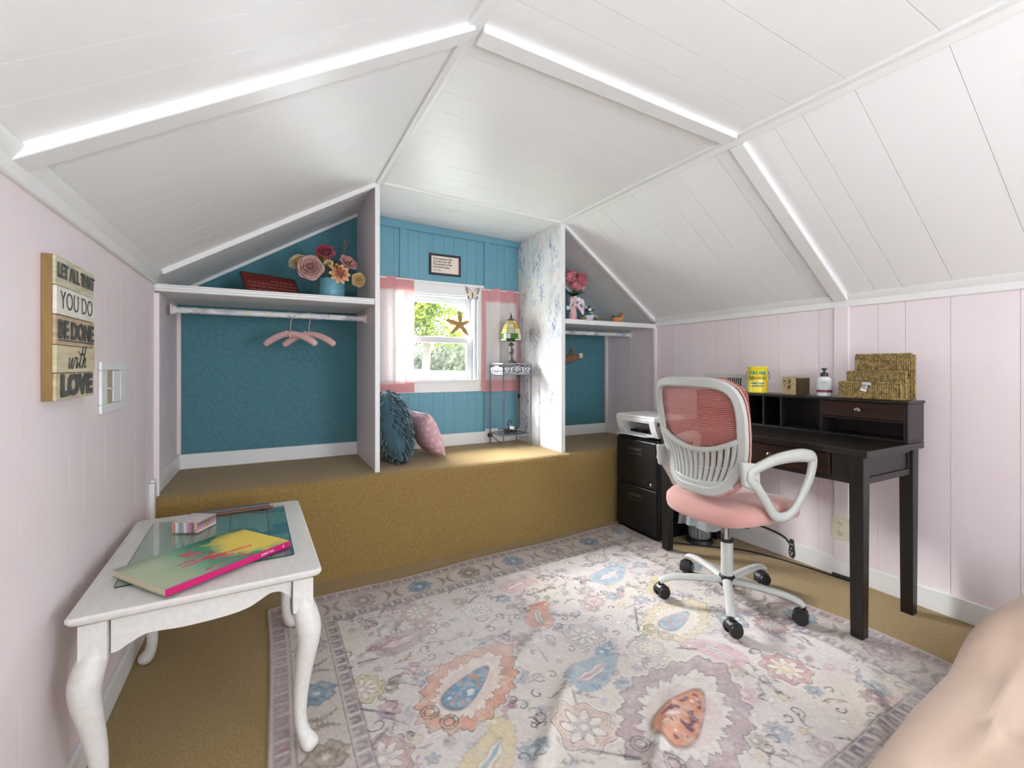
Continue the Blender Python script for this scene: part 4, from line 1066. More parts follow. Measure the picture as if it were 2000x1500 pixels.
zz_m = mat('zigzag_paper', rgb(220, 205, 200), .55, attr='paint')
tbx = thing('trinket_box', 'small box covered in zigzag paper with gold heart clasp, on the glass board', 'box', (-.234, 1.992, TH + .0092), math.radians(-29))
def zig_cols(co, ax, au):
    u = co[:, ax] / .0042; v = co[:, au] / .0095
    k = np.floor(v + .75 * np.abs((u % 2) - 1)).astype(int) % 9
    pal = np.stack([colour(*q) for q in ((222, 214, 208), (196, 150, 152), (168, 128, 146), (104, 98, 104), (214, 170, 150), (196, 120, 108), (228, 220, 212), (140, 166, 168), (150, 146, 178))])
    return pal[k]
bx, by, bz = .089, .101, .037
for nm, fn, ax, au in (('front_face', lambda u, v: (-bx / 2 + bx * u, -by / 2, bz * v), 2, 0), ('back_face', lambda u, v: (bx / 2 - bx * u, by / 2, bz * v), 2, 0),
                       ('clasp_face', lambda u, v: (bx / 2, -by / 2 + by * u, bz * v), 1, 2), ('hinge_face', lambda u, v: (-bx / 2, by / 2 - by * u, bz * v), 1, 2), ('lid', lambda u, v: (-bx / 2 + bx * u, -by / 2 + by * v, bz), 0, 1)):
    g = MB().grid(fn, 60, 44).build(nm, zz_m, tbx)
    co = np.empty(len(g.data.vertices) * 3, np.float32); g.data.vertices.foreach_get('co', co); co = co.reshape(-1, 3)
    cc = zig_cols(co, ax, au)
    if nm == 'lid': cc = cc * .25 + colour(206, 200, 198) * .75
    paint(g, cc)
MB().box(-bx / 2, bx / 2, -by / 2, by / 2, 0, .0008).build('bottom', mat('card_base', rgb(150, 130, 110), .7), tbx, smooth=False)
gold = mat('polished_gold', rgb(226, 200, 130), .2, metal=1.0)
hp = [(.0, -.011)] + [(.0115 * math.sin(t) ** 3 * 1.0, (.0095 * math.cos(t) - .0035 * math.cos(2 * t) - .0013 * math.cos(3 * t)) * 1.0) for t in np.linspace(PI - .3, -PI + .3, 22)]
MB().prism(hp, lambda p, q, t: (bx / 2 + t, p, bz * .58 + q), .0003, .0022).build('heart_clasp', gold, tbx)

inc = thing('incense_case', 'long slim dark grey case beside a brown stick, along the back of the white table', 'case', (-.13, 2.138, TH + .0005), math.radians(3.5))
MB().box(-.14, .135, -.011, .012, .009, .026).build('case', mat('slate_case', rgb(92, 90, 92), .35), inc, bevel=.003, smooth=False)
MB().tube([(-.14, -.018, .0135), (.146, -.018, .0135)], .0042, 8).build('stick', mat('brown_stick', rgb(122, 74, 48), .55), inc)
MB().lathe([(.0058, 0), (.0062, .006), (.004, .010)], (.138, -.018, .0145), 12, Matrix.Rotation(PI / 2, 3, 'Y')).build('stick_tip', mat('copper_tip', rgb(150, 84, 52), .4), inc)
for fx in (-.12, .10): MB().box(fx, fx + .018, -.02, .01, 0, .0095).build('foot', black_pl, inc)

# ================================================================== LEFT WALL: wooden sign and register
sign = thing('wooden_sign', 'pallet wood sign of five planks with painted words, on the pale pink wall', 'sign', (XL, 1.595, 1.2375))
SWd, SHt, ST = .27, .35, .026
raw = mat('raw_pine_edge', rgb(150, 118, 68), .7, noise=.3, nscale=18, stretch=(4, 4, .6), bump=.1)
MB().box(.0005, ST - .006, -SWd / 2, SWd / 2, -SHt / 2, SHt / 2).build('backing', raw, sign, bevel=.001, smooth=False)
rows = [('LET ALL THAT', .072, (205, 200, 176), .34), ('YOU DO', .070, (226, 224, 216), .0), ('BE DONE', .073, (196, 176, 150), .2), ('with', .068, (206, 196, 168), .0), ('LOVE', .067, (204, 192, 162), .1)]
zt = SHt / 2; inkm = mat('worn_black_paint', rgb(52, 58, 60), .7, noise=.35, nscale=60, col2=rgb(92, 94, 88))
for k, (tx, h, cc, ns) in enumerate(rows):
    m = mat('plank_paint_%d' % k, rgb(*cc), .75, noise=.4, nscale=14, stretch=(1, 1.2, 7), col2=rgb(cc[0] - 22 - int(40 * ns), cc[1] - 26 - int(40 * ns), cc[2] - 32 - int(36 * ns)), bump=.25, bscale=60, detail=5)
    p = MB().box(ST - .006, ST + (.002 if k % 2 else 0), -SWd / 2 + rnd.uniform(0, .002), SWd / 2 - rnd.uniform(0, .003), zt - h + .0008, zt - .0008).build('plank', m, sign, bevel=.0012, smooth=False)
    zc = zt - h / 2; zt -= h; xx = ST + .0026
    rot = (PI / 2, 0, PI / 2)
    if tx == 'with':
        sw = [[(0, .55), (.05, .1), (.14, .08), (.19, .5), (.22, .1), (.32, .06), (.38, .55), (.44, .5)], [(.52, .55), (.53, .1), (.60, .08), (.66, .3)], [(.53, .82), (.54, .85)],
              [(.78, 1.1), (.74, .5), (.76, .08), (.84, .12)], [(.62, .72), (.95, .76)], [(.98, 1.15), (.96, .5), (.94, .05), (1.0, .45), (1.09, .5), (1.12, .1), (1.2, .1)]]
        Mr = Matrix(((0, 0, 1), (2.0, 0, 0), (0, 1, 0)))
        script(sw, .052, (xx, -.070, zc - .024), inkm, 'lettering', p, Mr, w=.0034)
    else:
        sz, sxx, wgt = {'LET ALL THAT': (.050, .80, .0011), 'YOU DO': (.064, .90, -.0006), 'BE DONE': (.062, .96, .0016), 'LOVE': (.070, 1.30, .0042)}[tx]
        lt = text_mesh(tx, sz, inkm, 'lettering', p, (xx, 0, zc), rot, weight=wgt, sx=sxx)
        if tx in ('BE DONE', 'LOVE'):    # slab serifs
            b = MB(); me = lt.data; xs = sorted(v.co.x for v in me.vertices); zs = [v.co.y for v in me.vertices]
            b.box(xx - .0004, xx + .0006, xs[0], xs[0] + .022, zc + min(zs), zc + min(zs) + .004) if tx == 'LOVE' else None
            if tx == 'BE DONE': b.box(xx - .0004, xx + .0006, xs[0], xs[-1], zc + min(zs) - .005, zc + min(zs) - .002)
            b.build('lettering', inkm, p, smooth=False)
reg = thing('wall_register', 'small white wall register with an open damper beside the wooden sign', 'register', (XL, 2.0, 1.078))
rw, rh = .27, .166
MB().box(0.0005, .010, -rw / 2, rw / 2, rh / 2 - .028, rh / 2).box(.0005, .010, -rw / 2, rw / 2, -rh / 2, -rh / 2 + .028).box(.0005, .010, -rw / 2, -rw / 2 + .06, -rh / 2 + .028, rh / 2 - .028).box(.0005, .010, rw / 2 - .06, rw / 2, -rh / 2 + .028, rh / 2 - .028).build('frame', mat('register_white', rgb(226, 229, 227), .4), reg, bevel=.003, smooth=False)
MB().box(.0004, .002, -rw / 2 + .06, rw / 2 - .06, -rh / 2 + .028, rh / 2 - .028).build('duct', mat('duct_tan', rgb(168, 156, 128), .6), reg, smooth=False)
MB().hexa([(.003, .005, -rh / 2 + .03), (.007, .005, -rh / 2 + .03), (.009, .075, -rh / 2 + .03), (.004, .075, -rh / 2 + .03), (.003, .005, rh / 2 - .03), (.007, .005, rh / 2 - .03), (.009, .075, rh / 2 - .03), (.004, .075, rh / 2 - .03)]).build('damper', mat('register_white', rgb(226, 229, 227), .4), reg, smooth=False)
MB().tube([(.008, -.088, -.004), (.012, -.07, -.003), (.006, -.03, -.008), (.006, .0, -.008)], .0035, 6).build('lever', white_trim, reg)

# ================================================================== CLOSET SHELVES AND RODS
def shelf(x0, x1, zt, name, label):
    t = thing(name, label, 'shelf', (0, 0, 0), group=None)
    MB().box(x0, x1, YF + .014, YW - .0005, zt - .02, zt).build('board', grey_shade, t, smooth=False)
    prof = [(YF + .014, zt - .03), (YF + .004, zt - .03), (YF - .001, zt - .026), (YF - .001, zt - .019), (YF - .006, zt - .015), (YF - .006, zt - .006), (YF - .012, zt - .002), (YF - .012, zt + .003), (YF + .014, zt + .003)]
    MB().prism(prof[::-1], lambda p, q, tt: (tt, p, q), x0 + .0005, x1 - .0005).build('edge_moulding', white_trim, t, bevel=.001, ang=20)
    return t
SZL, SZR = 1.531, 1.483
shelf(XL + .0005, P1 - .0245, SZL, 'closet_shelf', 'long white shelf with moulded edge above the left closet')
shelf(P2 + .0315, XR - .0005, SZR, 'closet_shelf', 'short white shelf with moulded edge above the right closet')
def rod(x0, x1, y, z, seed, label):
    t = thing('closet_rod', label, 'rod', (0, 0, 0))
    o = MB().tube([(x0 + (x1 - x0) * k / 240, y, z) for k in range(241)], .0165, 40).build('rod', paper_m, t)
    co = np.empty(len(o.data.vertices) * 3, np.float32); o.data.vertices.foreach_get('co', co); co = co.reshape(-1, 3)
    th = np.arctan2(co[:, 2] - z, -(co[:, 1] - y)) * .0165
    paint(o, wallpaper_colours(th, co[:, 0] * 1.0, seed))
    for x, s in ((x0, 1), (x1, -1)):
        MB().lathe([(.030, 0), (.030, .006), (.022, .010), (.020, .022)], (x, y, z), 20, Matrix.Rotation(PI / 2 * s, 3, 'Y')).build('socket', pink_paint, t)
    return t
rod(XL + .0205, P1 - .0205, 2.95, 1.445, 5, 'long clothes rod wrapped in floral paper, left closet')
rod(P2 + .0285, XR - .0005, 2.965, 1.417, 9, 'clothes rod wrapped in floral paper, right closet')

# padded hangers
sat = mat('pink_satin', rgb(216, 172, 168), .55, sheen=.4, bump=.15, bscale=160)
def hanger(x, label, rz, first=None):
    if first: return copy_thing(first, (x, 2.95, 1.445), rz, label)
    t = thing('padded_hanger', label, 'hanger', (x, 2.95, 1.445), rz, 'padded hangers on the closet rod')
    hk = [(0, .0195 * math.sin(a), .0195 * math.cos(a)) for a in np.linspace(-2.0, 1.9, 12)]
    pts = [(y, 0, z) for _, y, z in hk][::-1]
    pts = [(-.0185, 0, -.006)] + [(.0195 * math.cos(a), 0, .0195 * math.sin(a)) for a in np.linspace(PI * .98, -PI * .28, 12)] + [(.006, 0, -.03), (.0, 0, -.06), (0, 0, -.10)]
    MB().tube(bez(pts, 3), .0024, 6).build('hook', sat, t)
    def armp(s): return [(s * .0, 0, -.112), (s * .03, 0, -.110), (s * .08, 0, -.124), (s * .125, 0, -.146), (s * .155, 0, -.166), (s * .163, 0, -.172)]
    for s in (-1, 1):
        MB().tube(bez(armp(s), 4), [.012, .014, .016, .0175, .018, .018, .018, .0185, .0185, .019, .019, .019, .019, .019, .0185, .018, .017, .0155, .013, .009, .004], 12).build('padded_arm', sat, t)
    b = MB()
    for s in (-1, 1):
        b.tube(bez([(0, -.004, -.098), (s * .012, -.012, -.090), (s * .022, -.014, -.094), (s * .014, -.012, -.104), (0, -.006, -.100)], 4), .0022, 5, flat=(2.2, .6)); b.tube(bez([(0, -.006, -.1), (s * .010, -.016, -.115), (s * .012, -.018, -.13)], 4), .002, 5, flat=(2.2, .6))
    b.ball((0, -.006, -.099), .005, 8, 6)
    b.build('ribbon_bow', mat('pale_ribbon', rgb(226, 196, 190), .5), t)
    return t
h1 = hanger(.115, 'padded pink satin hanger with ribbon bow, the one in front on the rod', math.radians(-36))
hanger(.215, 'padded pink satin hanger with ribbon bow, half hidden behind the other hanger', math.radians(-36), h1)

# red plaque, vase and flowers on the long shelf
plq = thing('red_plaque', 'dark red plaque with lines of pale text lying tilted on the long shelf', 'plaque', (.041, 3.012, SZL + .0062), rot=(math.radians(60), 0, math.radians(26.8)))
MB().box(-.159, .159, 0.0, .172, -.004, .004).build('board', mat('oxblood_board', rgb(112, 34, 28), .4, noise=.2, nscale=14), plq, bevel=.001, smooth=False)
MB().box(-.162, .162, -.003, 0, -.005, .005).box(-.162, .162, .172, .175, -.005, .005).box(-.162, -.159, 0, .172, -.005, .005).box(.159, .162, 0, .172, -.005, .005).build('rim', mat('dark_rim', rgb(38, 22, 20), .4), plq, smooth=False)
b = MB(); rg = random.Random(4)
for k, (ya, xa, xb, hh) in enumerate(((.132, .0, .13, .011), (.108, -.135, .14, .011), (.084, -.13, .145, .011), (.060, -.13, .145, .011), (.038, -.12, .13, .010), (.018, -.10, .11, .009))):
    x = xa
    while x < xb:
        w = rg.uniform(.012, .032)
        pts = [(x + w * q / 8, ya + (hh * .45 if q % 2 else -hh * .3) * rg.uniform(.5, 1.1), .0045) for q in range(9)]
        b.tube(pts, .0014, 4, flat=(1, .4), up=(0, 0, 1)); x += w + .009
b.build('lettering', mat('pale_red_print', rgb(206, 150, 132), .6), plq)
b = MB()
for x0 in (-.13, -.10, -.075, -.045, -.02, .0):
    b.tube([(x0, .134, .0045), (x0 + .004, .160, .0045), (x0 + .010, .134, .0045), (x0 + .016, .158, .0045)], .0016, 4, flat=(1, .4), up=(0, 0, 1))
b.build('lettering', mat('dark_print', rgb(52, 20, 18), .6), plq)

vs_m = mat('teal_glazed_ceramic', rgb(104, 164, 180), .25, noise=.2, nscale=40, bump=.5, bscale=70)
VX, VY = .336, 2.895
vase = thing('teal_vase', 'squat teal ceramic vase holding mixed roses on the long shelf', 'vase', (VX, VY, SZL + .0005))
MB().lathe([(.066, 0), (.072, .004), (.073, .06), (.073, .128), (.070, .134), (.066, .134), (.065, .128), (.066, .02), (.001, .018)], n=36, cap=True).build('body', vs_m, vase, ang=60)
def flower(name, label, pos, nrm, R, cols, kind, root, group=None):
    n = Vector(nrm).normalized(); t = thing(name, label, 'flower', pos, group=group, rot=n.to_track_quat('Z', 'Y').to_euler())
    rg = random.Random(int(R * 9999) + int(pos[0] * 100))
    def petal(a, r0, r1, h0, h1, wid, curl, m):
        ca, sa = math.cos(a), math.sin(a)
        def f(u, v):
            s = (u - .5) * 2
            w = wid * math.sin(min(1, .22 + v * .95) * PI * .62) * (1 if v < .8 else (1 - ((v - .8) / .2) ** 2 * .45))
            rad = r0 + (r1 - r0) * v - .18 * wid * s * s; z = h0 + (h1 - h0) * v - curl * max(0, v - .6) ** 2 * 6 + .10 * wid * s * s
            return (ca * rad - sa * s * w, sa * rad + ca * s * w, z)
        MB().grid(f, 5, 5).build('petal', m, t, solid=.0012, ang=80)
    mm = [mat('%s_%d' % (name, i), rgb(*c), .75, noise=.18, nscale=60, sheen=.2) for i, c in enumerate(cols)]
    if kind == 'rose':
        for ring, (nn, r0, r1, h0, h1, w, cu) in enumerate(((5, .10, .95, -.30, .10, .55, .05), (5, .10, .82, -.26, .34, .50, .03), (5, .08, .60, -.2, .46, .42, .01), (4, .06, .40, -.1, .50, .32, 0), (3, .03, .20, 0, .50, .2, -.01))):
            for k in range(nn): petal(2 * PI * k / nn + ring * .7 + rg.uniform(-.1, .1), r0 * R, r1 * R, h0 * R, h1 * R, w * R, cu * R, mm[min(ring // 2, len(mm) - 1)])
        MB().ball((0, 0, .22 * R), (.16 * R, .16 * R, .24 * R), 8, 6).build('heart', mm[-1], t)
    elif kind == 'daisy':
        for ring, (nn, r1, h1, w) in enumerate(((10, 1.0, .10, .20), (9, .78, .30, .17), (6, .5, .42, .13))):
            for k in range(nn): petal(2 * PI * k / nn + ring * .33, .06 * R, r1 * R, 0, h1 * R, w * R, .05 * R, mm[min(ring, len(mm) - 1)])
        MB().ball((0, 0, .14 * R), (.14 * R, .14 * R, .14 * R), 8, 6).build('heart', mm[-1], t)
    elif kind == 'open':
        for ring, (nn, r1, h1, w) in enumerate(((6, 1.0, .30, .46), (5, .66, .5, .34))):
            for k in range(nn): petal(2 * PI * k / nn + ring * .5, .06 * R, r1 * R, -.1 * R, h1 * R, w * R, .04 * R, mm[min(ring, len(mm) - 1)])
        MB().ball((0, 0, .14 * R), (.22 * R, .22 * R, .16 * R), 8, 6).build('heart', mm[-1], t)
    inv = t.rotation_euler.to_matrix().inverted()
    e = inv @ (Vector(root) - Vector(pos)); mid = e * .5 + Vector((0, 0, -.02)) 
    MB().tube(bez([(0, 0, -.12 * R), mid, e], 6), .0028, 6).build('stem', mat('stem_green', rgb(104, 104, 52), .7), t)
    return t
root = lambda i: (VX + .03 * math.cos(i * 1.3), VY + .03 * math.sin(i * 1.3), SZL + .03)
flower('red_rose', 'deep red rose, topmost bloom in the teal vase', (.300, VY + .01, 1.822), (-.1, -.85, .5), .062, [(176, 74, 84), (150, 44, 58), (120, 30, 44)], 'rose', root(0))
flower('pink_rose', 'large dusty pink rose at the left front of the teal vase', (.215, VY - .055, 1.712), (-.15, -1, .08), .080, [(206, 164, 156), (192, 142, 134), (160, 104, 88)], 'rose', root(1))
flower('cream_rose', 'cream ruffled bloom at the far left of the teal vase', (.155, VY + .02, 1.752), (-.5, -.7, .5), .060, [(222, 200, 160), (214, 186, 140), (196, 160, 110)], 'rose', root(2))
flower('peach_dahlia', 'peach pointed-petal dahlia at the front of the teal vase', (.372, VY - .065, 1.690), (.15, -1, .1), .062, [(232, 190, 140), (220, 156, 108), (160, 84, 70)], 'daisy', root(3))
flower('pink_anemone', 'open dusty pink bloom at the upper right of the teal vase', (.425, VY + .0, 1.768), (.35, -.75, .55), .060, [(204, 152, 146), (190, 132, 122), (150, 92, 70)], 'open', root(4))
flower('yellow_rose', 'pale yellow drooping rose at the far right of the teal vase', (.480, VY - .045, 1.668), (.25, -1, -.15), .048, [(226, 196, 140), (220, 186, 126), (200, 158, 96)], 'rose', root(5))
flower('cream_daisy', 'small cream daisy between the roses of the teal vase', (.315, VY - .03, 1.752), (.0, -.9, .4), .030, [(226, 208, 150), (216, 190, 120), (160, 130, 60)], 'daisy', root(6))
lf = thing('leaf_spray', 'spray of olive and rust leaves among the roses of the teal vase', 'leaves', (VX, VY, SZL + .03))
lm = [mat('olive_leaf', rgb(104, 100, 40), .7), mat('rust_leaf', rgb(150, 96, 44), .7)]
rg = random.Random(5)
for k in range(16):
    a = rg.uniform(0, 6.28); el = rg.uniform(.5, 1.1); L = rg.uniform(.10, .20); d = Vector((math.cos(a) * math.cos(el) * .8, math.sin(a) * math.cos(el) * .6 - .12, math.sin(el)))
    p0 = Vector((0, 0, .04)); p1 = p0 + d * L; s = d.cross(Vector((0, 0, 1))).normalized(); w = rg.uniform(.010, .018)
    b = MB(); tip = p1 + d * .05; m_ = p1 + d * .02 + Vector((0, 0, .006))
    b.tube([p0, p0 * .4 + p1 * .6, p1], .0013, 4)
    b.add([p1, m_ + s * w, tip, m_ - s * w, m_ + Vector((0, 0, -.004))], [(0, 1, 4), (1, 2, 4), (2, 3, 4), (3, 0, 4), (0, 4, 1), (1, 4, 2), (2, 4, 3), (3, 4, 0)])
    b.build('leaf', lm[k % 2], lf, ang=60)
b = MB(); b.tube([(.02, -.0, .05), (.06, .01, .25), (.10, .02, .36)], .0016, 4); b.tube([(.07, .012, .27), (.075, .01, .36)], .0012, 4); b.build('twig', lm[1], lf)

# ================================================================== RIGHT SHELF: pink vase and mum, jar, stones, bird planter
PVX, PVY = 2.05, 2.83
pv = thing('pink_vase', 'slim pink vase with a ribbon bow on the short right shelf', 'vase', (PVX, PVY, SZR + .0005))
MB().lathe([(.034, 0), (.037, .004), (.034, .05), (.030, .10), (.036, .16), (.040, .19), (.036, .19), (.028, .10), (.001, .02)], n=28).build('body', mat('pink_ceramic', rgb(222, 170, 172), .35), pv)
rb = mat('sheer_pink_ribbon', rgb(226, 196, 200), .5)
b = MB()
for s in (-1, 1):
    b.grid(lambda u, v: (s * (.012 + .055 * math.sin(u * PI)) + .0, -.042 - .018 * math.sin(u * PI), .125 + .040 * math.sin(u * 2 * PI) * .8 + (v - .5) * .036), 14, 3)
    b.grid(lambda u, v: (s * (.01 + .05 * u), -.045 - .02 * u, .125 - .05 * u + .012 * math.sin(u * 7) + (v - .5) * .026 * (1 + u)), 8, 3)
b.ball((0, -.045, .125), .012, 10, 8); b.lathe([(.0345, .112), (.036, .125), (.0345, .138)], n=24, cap=False)
b.build('ribbon_bow', rb, pv, solid=.001, ang=80)
b = MB()
for s, z in ((1, .165), (-1, .16)): b.grid(lambda u, v: (s * (.01 + .075 * u), -.035 - .02 * math.sin(u * 3), z - .05 * u + .02 * math.sin(u * 6) + (v - .5) * .03), 10, 3)
b.build('ribbon_tail', mat('pale_blue_ribbon', rgb(206, 222, 228), .5), pv, solid=.001, ang=80)
mum = thing('pink_mum', 'round pink pompon flowers with green collar in the slim pink vase', 'flower', (PVX + .01, PVY, SZR + .30))
rg = random.Random(12)
pkm = [mat('pink_petal_%d' % i, rgb(*c), .7, sheen=.2) for i, c in enumerate(((218, 140, 152), (204, 110, 128), (228, 168, 174)))]
for bi, (cx, cy, cz, R) in enumerate(((-.045, 0, .045, .068), (.040, -.02, .03, .070), (.068, .015, -.012, .052), (-.01, -.03, -.02, .055), (.0, .03, .06, .06))):
    b = MB()
    for k in range(150):
        z = 1 - 2 * (k + .5) / 150; r = math.sqrt(1 - z * z); a = k * 2.39996
        d = Vector((r * math.cos(a), r * math.sin(a), z)); s = d.orthogonal().normalized(); u2 = d.cross(s)
        L = R * rg.uniform(.85, 1.08); w = R * .13
        p0 = Vector((cx, cy, cz)) + d * L * .45; p1 = Vector((cx, cy, cz)) + d * L; pm = (p0 + p1) / 2 + u2 * R * .05
        b.add([p0, pm + s * w, p1 + u2 * .004, pm - s * w], [(0, 1, 2), (0, 2, 3)])
    b.ball((cx, cy, cz), R * .55, 10, 8)
    b.build('pompon', pkm[bi % 3], mum, ang=180)
b = MB()
for k in range(9):
    a = k * .7; b.add([(0, 0, -.10), (.05 * math.cos(a - .3), .05 * math.sin(a - .3), -.07), (.085 * math.cos(a), .085 * math.sin(a), -.05 - .012 * (k % 3)), (.05 * math.cos(a + .3), .05 * math.sin(a + .3), -.07)], [(0, 1, 2), (0, 2, 3)])
b.tube([(0, 0, -.06), (-.005, 0, -.18), (-.01, 0, -.26)], .004, 6)
b.build('leaf_collar', mat('dark_leaf_green', rgb(52, 84, 40), .6), mum, solid=.001, ang=60)

jar = thing('glass_jar', 'clear glass jar with a printed white label and knob lid on the right shelf', 'jar', (2.208, 2.83, SZR + .0005))
cg = glass_mat('clear_glass', (.95, .97, .97, 1))
MB().lathe([(.036, 0), (.038, .005), (.038, .088), (.034, .095), (.0325, .094), (.036, .086), (.036, .006), (.001, .005)], n=28).build('body', cg, jar)
MB().lathe([(.0385, .008), (.0385, .060)], n=40, cap=False).build('label', mat('paper_label', rgb(226, 222, 224), .7), jar)
b = MB()
for k in range(4):
    for a in np.linspace(-2.3, -.6, 12 - k):
        b.obox((.0390 * math.cos(a), .0390 * math.sin(a), .05 - k * .009), (.0006, .0034, .0035), Euler((0, 0, a)))
b.build('lettering', mat('label_ink', rgb(150, 140, 150), .7), jar, smooth=False)
MB().lathe([(.036, .095), (.037, .10), (.036, .112), (.012, .118), (.010, .124), (.016, .130), (.012, .136), (.001, .138)], n=24).build('lid', mat('pewter_lid', rgb(150, 152, 152), .25, metal=.8), jar)
MB().lathe([(.001, .006), (.034, .006), (.034, .055), (.001, .055)], n=20).build('contents', mat('white_beads', rgb(206, 200, 200), .8, noise=.2, nscale=120), jar)
stn = mat('mossy_brown', rgb(132, 116, 84), .8, noise=.35, nscale=50, bump=.4)
for i, (x, y, lb) in enumerate(((2.075, 2.735, 'small brown rounded stone in front of the slim pink vase'), (2.232, 2.745, 'small brown rounded stone in front of the glass jar'))):
    o = MB().ball((0, 0, .018), (.028, .022, .019), 14, 10).build('stone', stn, None); o.location = (x, y, SZR + .0035 - .002); tag(o, lb, 'stone', 'stones on the right shelf')
bp = thing('bird_planter', 'little terracotta bird-shaped pot with green succulent at the right shelf end', 'planter', (2.492, 2.83, SZR + .0005))
tc_ = mat('terracotta', rgb(214, 146, 98), .7, noise=.15, nscale=30)
MB().lathe([(.030, 0), (.034, .004), (.044, .040), (.048, .056), (.045, .058), (.040, .046), (.001, .044)], n=26).build('pot', tc_, bp)
b = MB(); b.ball((.050, 0, .075), (.022, .018, .020), 12, 8); b.ball((.040, 0, .058), (.018, .016, .022), 10, 8); b.build('bird_head', tc_, bp)
MB().ball((.050, 0, .088), (.020, .017, .010), 12, 6).build('bird_crown', mat('bird_brown', rgb(150, 96, 60), .7), bp)
MB().ball((.047, -.0165, .078), .003, 8, 6).build('eye', black_pl, bp)
MB().lathe([(.005, 0), (.001, .012)], (.070, 0, .073), 8, Matrix.Rotation(PI / 2, 3, 'Y')).build('beak', mat('beak_ochre', rgb(196, 150, 60), .6), bp)
MB().lathe([(.001, .046), (.040, .046), (.040, .050), (.001, .05)], n=18).build('soil', mat('soil', rgb(60, 48, 36), .9), bp)
sg_ = mat('succulent_green', rgb(70, 118, 48), .55)
for k in range(14):
    a = k * 2.4; r = .006 + .0018 * k; d = Vector((math.cos(a) * (.25 + .05 * k), math.sin(a) * (.25 + .05 * k), 1)).normalized()
    MB().tube([Vector((r * math.cos(a) - .008, r * math.sin(a), .048)) + d * q for q in (0, .012, .024, .034)], [.0035, .0052, .004, .0006], 6).build('leaf', sg_, bp)

# hanging sloth on the right rod
sl = thing('sloth_ornament', 'brown sloth ornament with a white face hanging from the right closet rod', 'ornament', (2.135, 2.965, 1.417))
me = bpy.data.meshes.new('body'); V = [(0, 0, -.215), (-.055, 0, -.222), (-.12, 0, -.215), (-.17, 0, -.195), (.045, 0, -.205), (.076, -.004, -.185), (.002, -.012, -.185), (.004, -.006, -.150), (.008, 0, -.125), (-.15, -.01, -.17), (-.14, 0, -.14), (-.02, .012, -.185), (-.004, .008, -.15), (.006, .004, -.128)]
E_ = [(0, 1), (1, 2), (2, 3), (0, 4), (4, 5), (0, 6), (6, 7), (7, 8), (3, 9), (9, 10), (0, 11), (11, 12), (12, 13)]
me.from_pydata(V, E_, []); so = bpy.data.objects.new('body', me); COL.objects.link(so); so.parent = sl
md = so.modifiers.new('skin', 'SKIN'); RR = [.034, .037, .036, .026, .026, .024, .013, .011, .009, .012, .009, .012, .010, .008]
for i, r in enumerate(RR): me.skin_vertices[0].data[i].radius = (r, r)
me.skin_vertices[0].data[0].use_root = True
md = so.modifiers.new('sub', 'SUBSURF'); md.levels = 2; md.render_levels = 2
me.materials.append(mat('sloth_brown', rgb(126, 92, 66), .8, noise=.2, nscale=40, bump=.4, bscale=120))
MB().ball((.083, -.014, -.184), (.020, .016, .021), 14, 10).build('face', mat('sloth_face', rgb(226, 214, 196), .7), sl)
b = MB()
for s in (-1, 1): b.ball((.083 + s * .0085, -.0265, -.182), (.0058, .004, .0046), 8, 6, Matrix.Rotation(s * .5, 3, 'Y'))
b.ball((.084, -.0295, -.189), (.004, .003, .003), 8, 6)
b.build('eyes_and_nose', mat('sloth_dark', rgb(44, 32, 26), .5), sl)
MB().tube([(.006, 0, -.128), (.005, 0, -.06), (.004, -.0175, -.003), (.004, -.0185, .006), (.004, -.012, .016), (.004, 0, .0195)], .0016, 6).build('cord', mat('jute', rgb(150, 128, 92), .8), sl)
whk = thing('wire_hook', 'thin dark wire hook looped over the right closet rod beside the sloth', 'hook', (2.02, 2.965, 1.417))
MB().tube(bez([(-.03, 0, -.12), (-.03, 0, -.03)] + [(-.02 + .0 * a, .0205 * math.sin(a - 1.4), .0205 * math.cos(a - 1.4)) for a in np.linspace(0, 3.2, 9)] + [(-.02, .012, -.02)], 3), .0016, 6).build('wire', mat('dark_wire', rgb(60, 58, 56), .4, metal=.7), whk)
# ================================================================== WINDOW BAY
# cafe curtains: pink border round a white centre
cur_m = thin_mat('cotton_curtain', rgb(220, 160, 158), .30, attr='paint')
def curtain(name, label, x0, x1, z0, z1, folds, amp, seed, by):
    t = thing(name, label, 'curtain', (0, 0, 0), group='pair of window curtains')
    nu, nv = 150, 70
    def f(u, v):
        x = x0 + (x1 - x0) * u
        d = 0
        for (c_, w_, a_) in folds: d += a_ * (math.exp(-((u - c_) / w_) ** 2) if u < c_ else math.exp(-((u - c_) / .008) ** 2)) * (.6 + .4 * v)
        y = YW - .026 - amp * (.5 + .5 * math.sin(u * 9 + seed)) * (.35 + .65 * (1 - v)) - d
        return (x + .006 * math.sin(v * 6 + u * 8 + seed) * (1 - v), y, z0 + (z1 - z0) * v)
    o = MB().grid(f, nu, nv).build('cloth', cur_m, t, ang=180)
    U, V = np.meshgrid(np.linspace(0, 1, nu + 1), np.linspace(0, 1, nv + 1))
    pinkc, white = colour(222, 164, 164), colour(240, 230, 228)
    l, r, b_, tp = by
    ins = ((U > l) & (U < r) & (V > b_) & (V < tp))
    hem = ins & ((U < l + .03) | (U > r - .03) | (V < b_ + .02) | (V > tp - .02))
    c = np.where(ins[..., None], white, pinkc); c = np.where(hem[..., None], colour(226, 206, 202), c)
    weave = .94 + .12 * vnoise(U * 160, V * 300, seed); c = c * weave[..., None]
    paint(o, c.reshape(-1, 3))
    MB().tube([(x0 - .005, YW - .030, z1 - .010), (x1 + .005, YW - .030, z1 - .010)], .0045, 8).build('rod', white_trim, t)
    return t
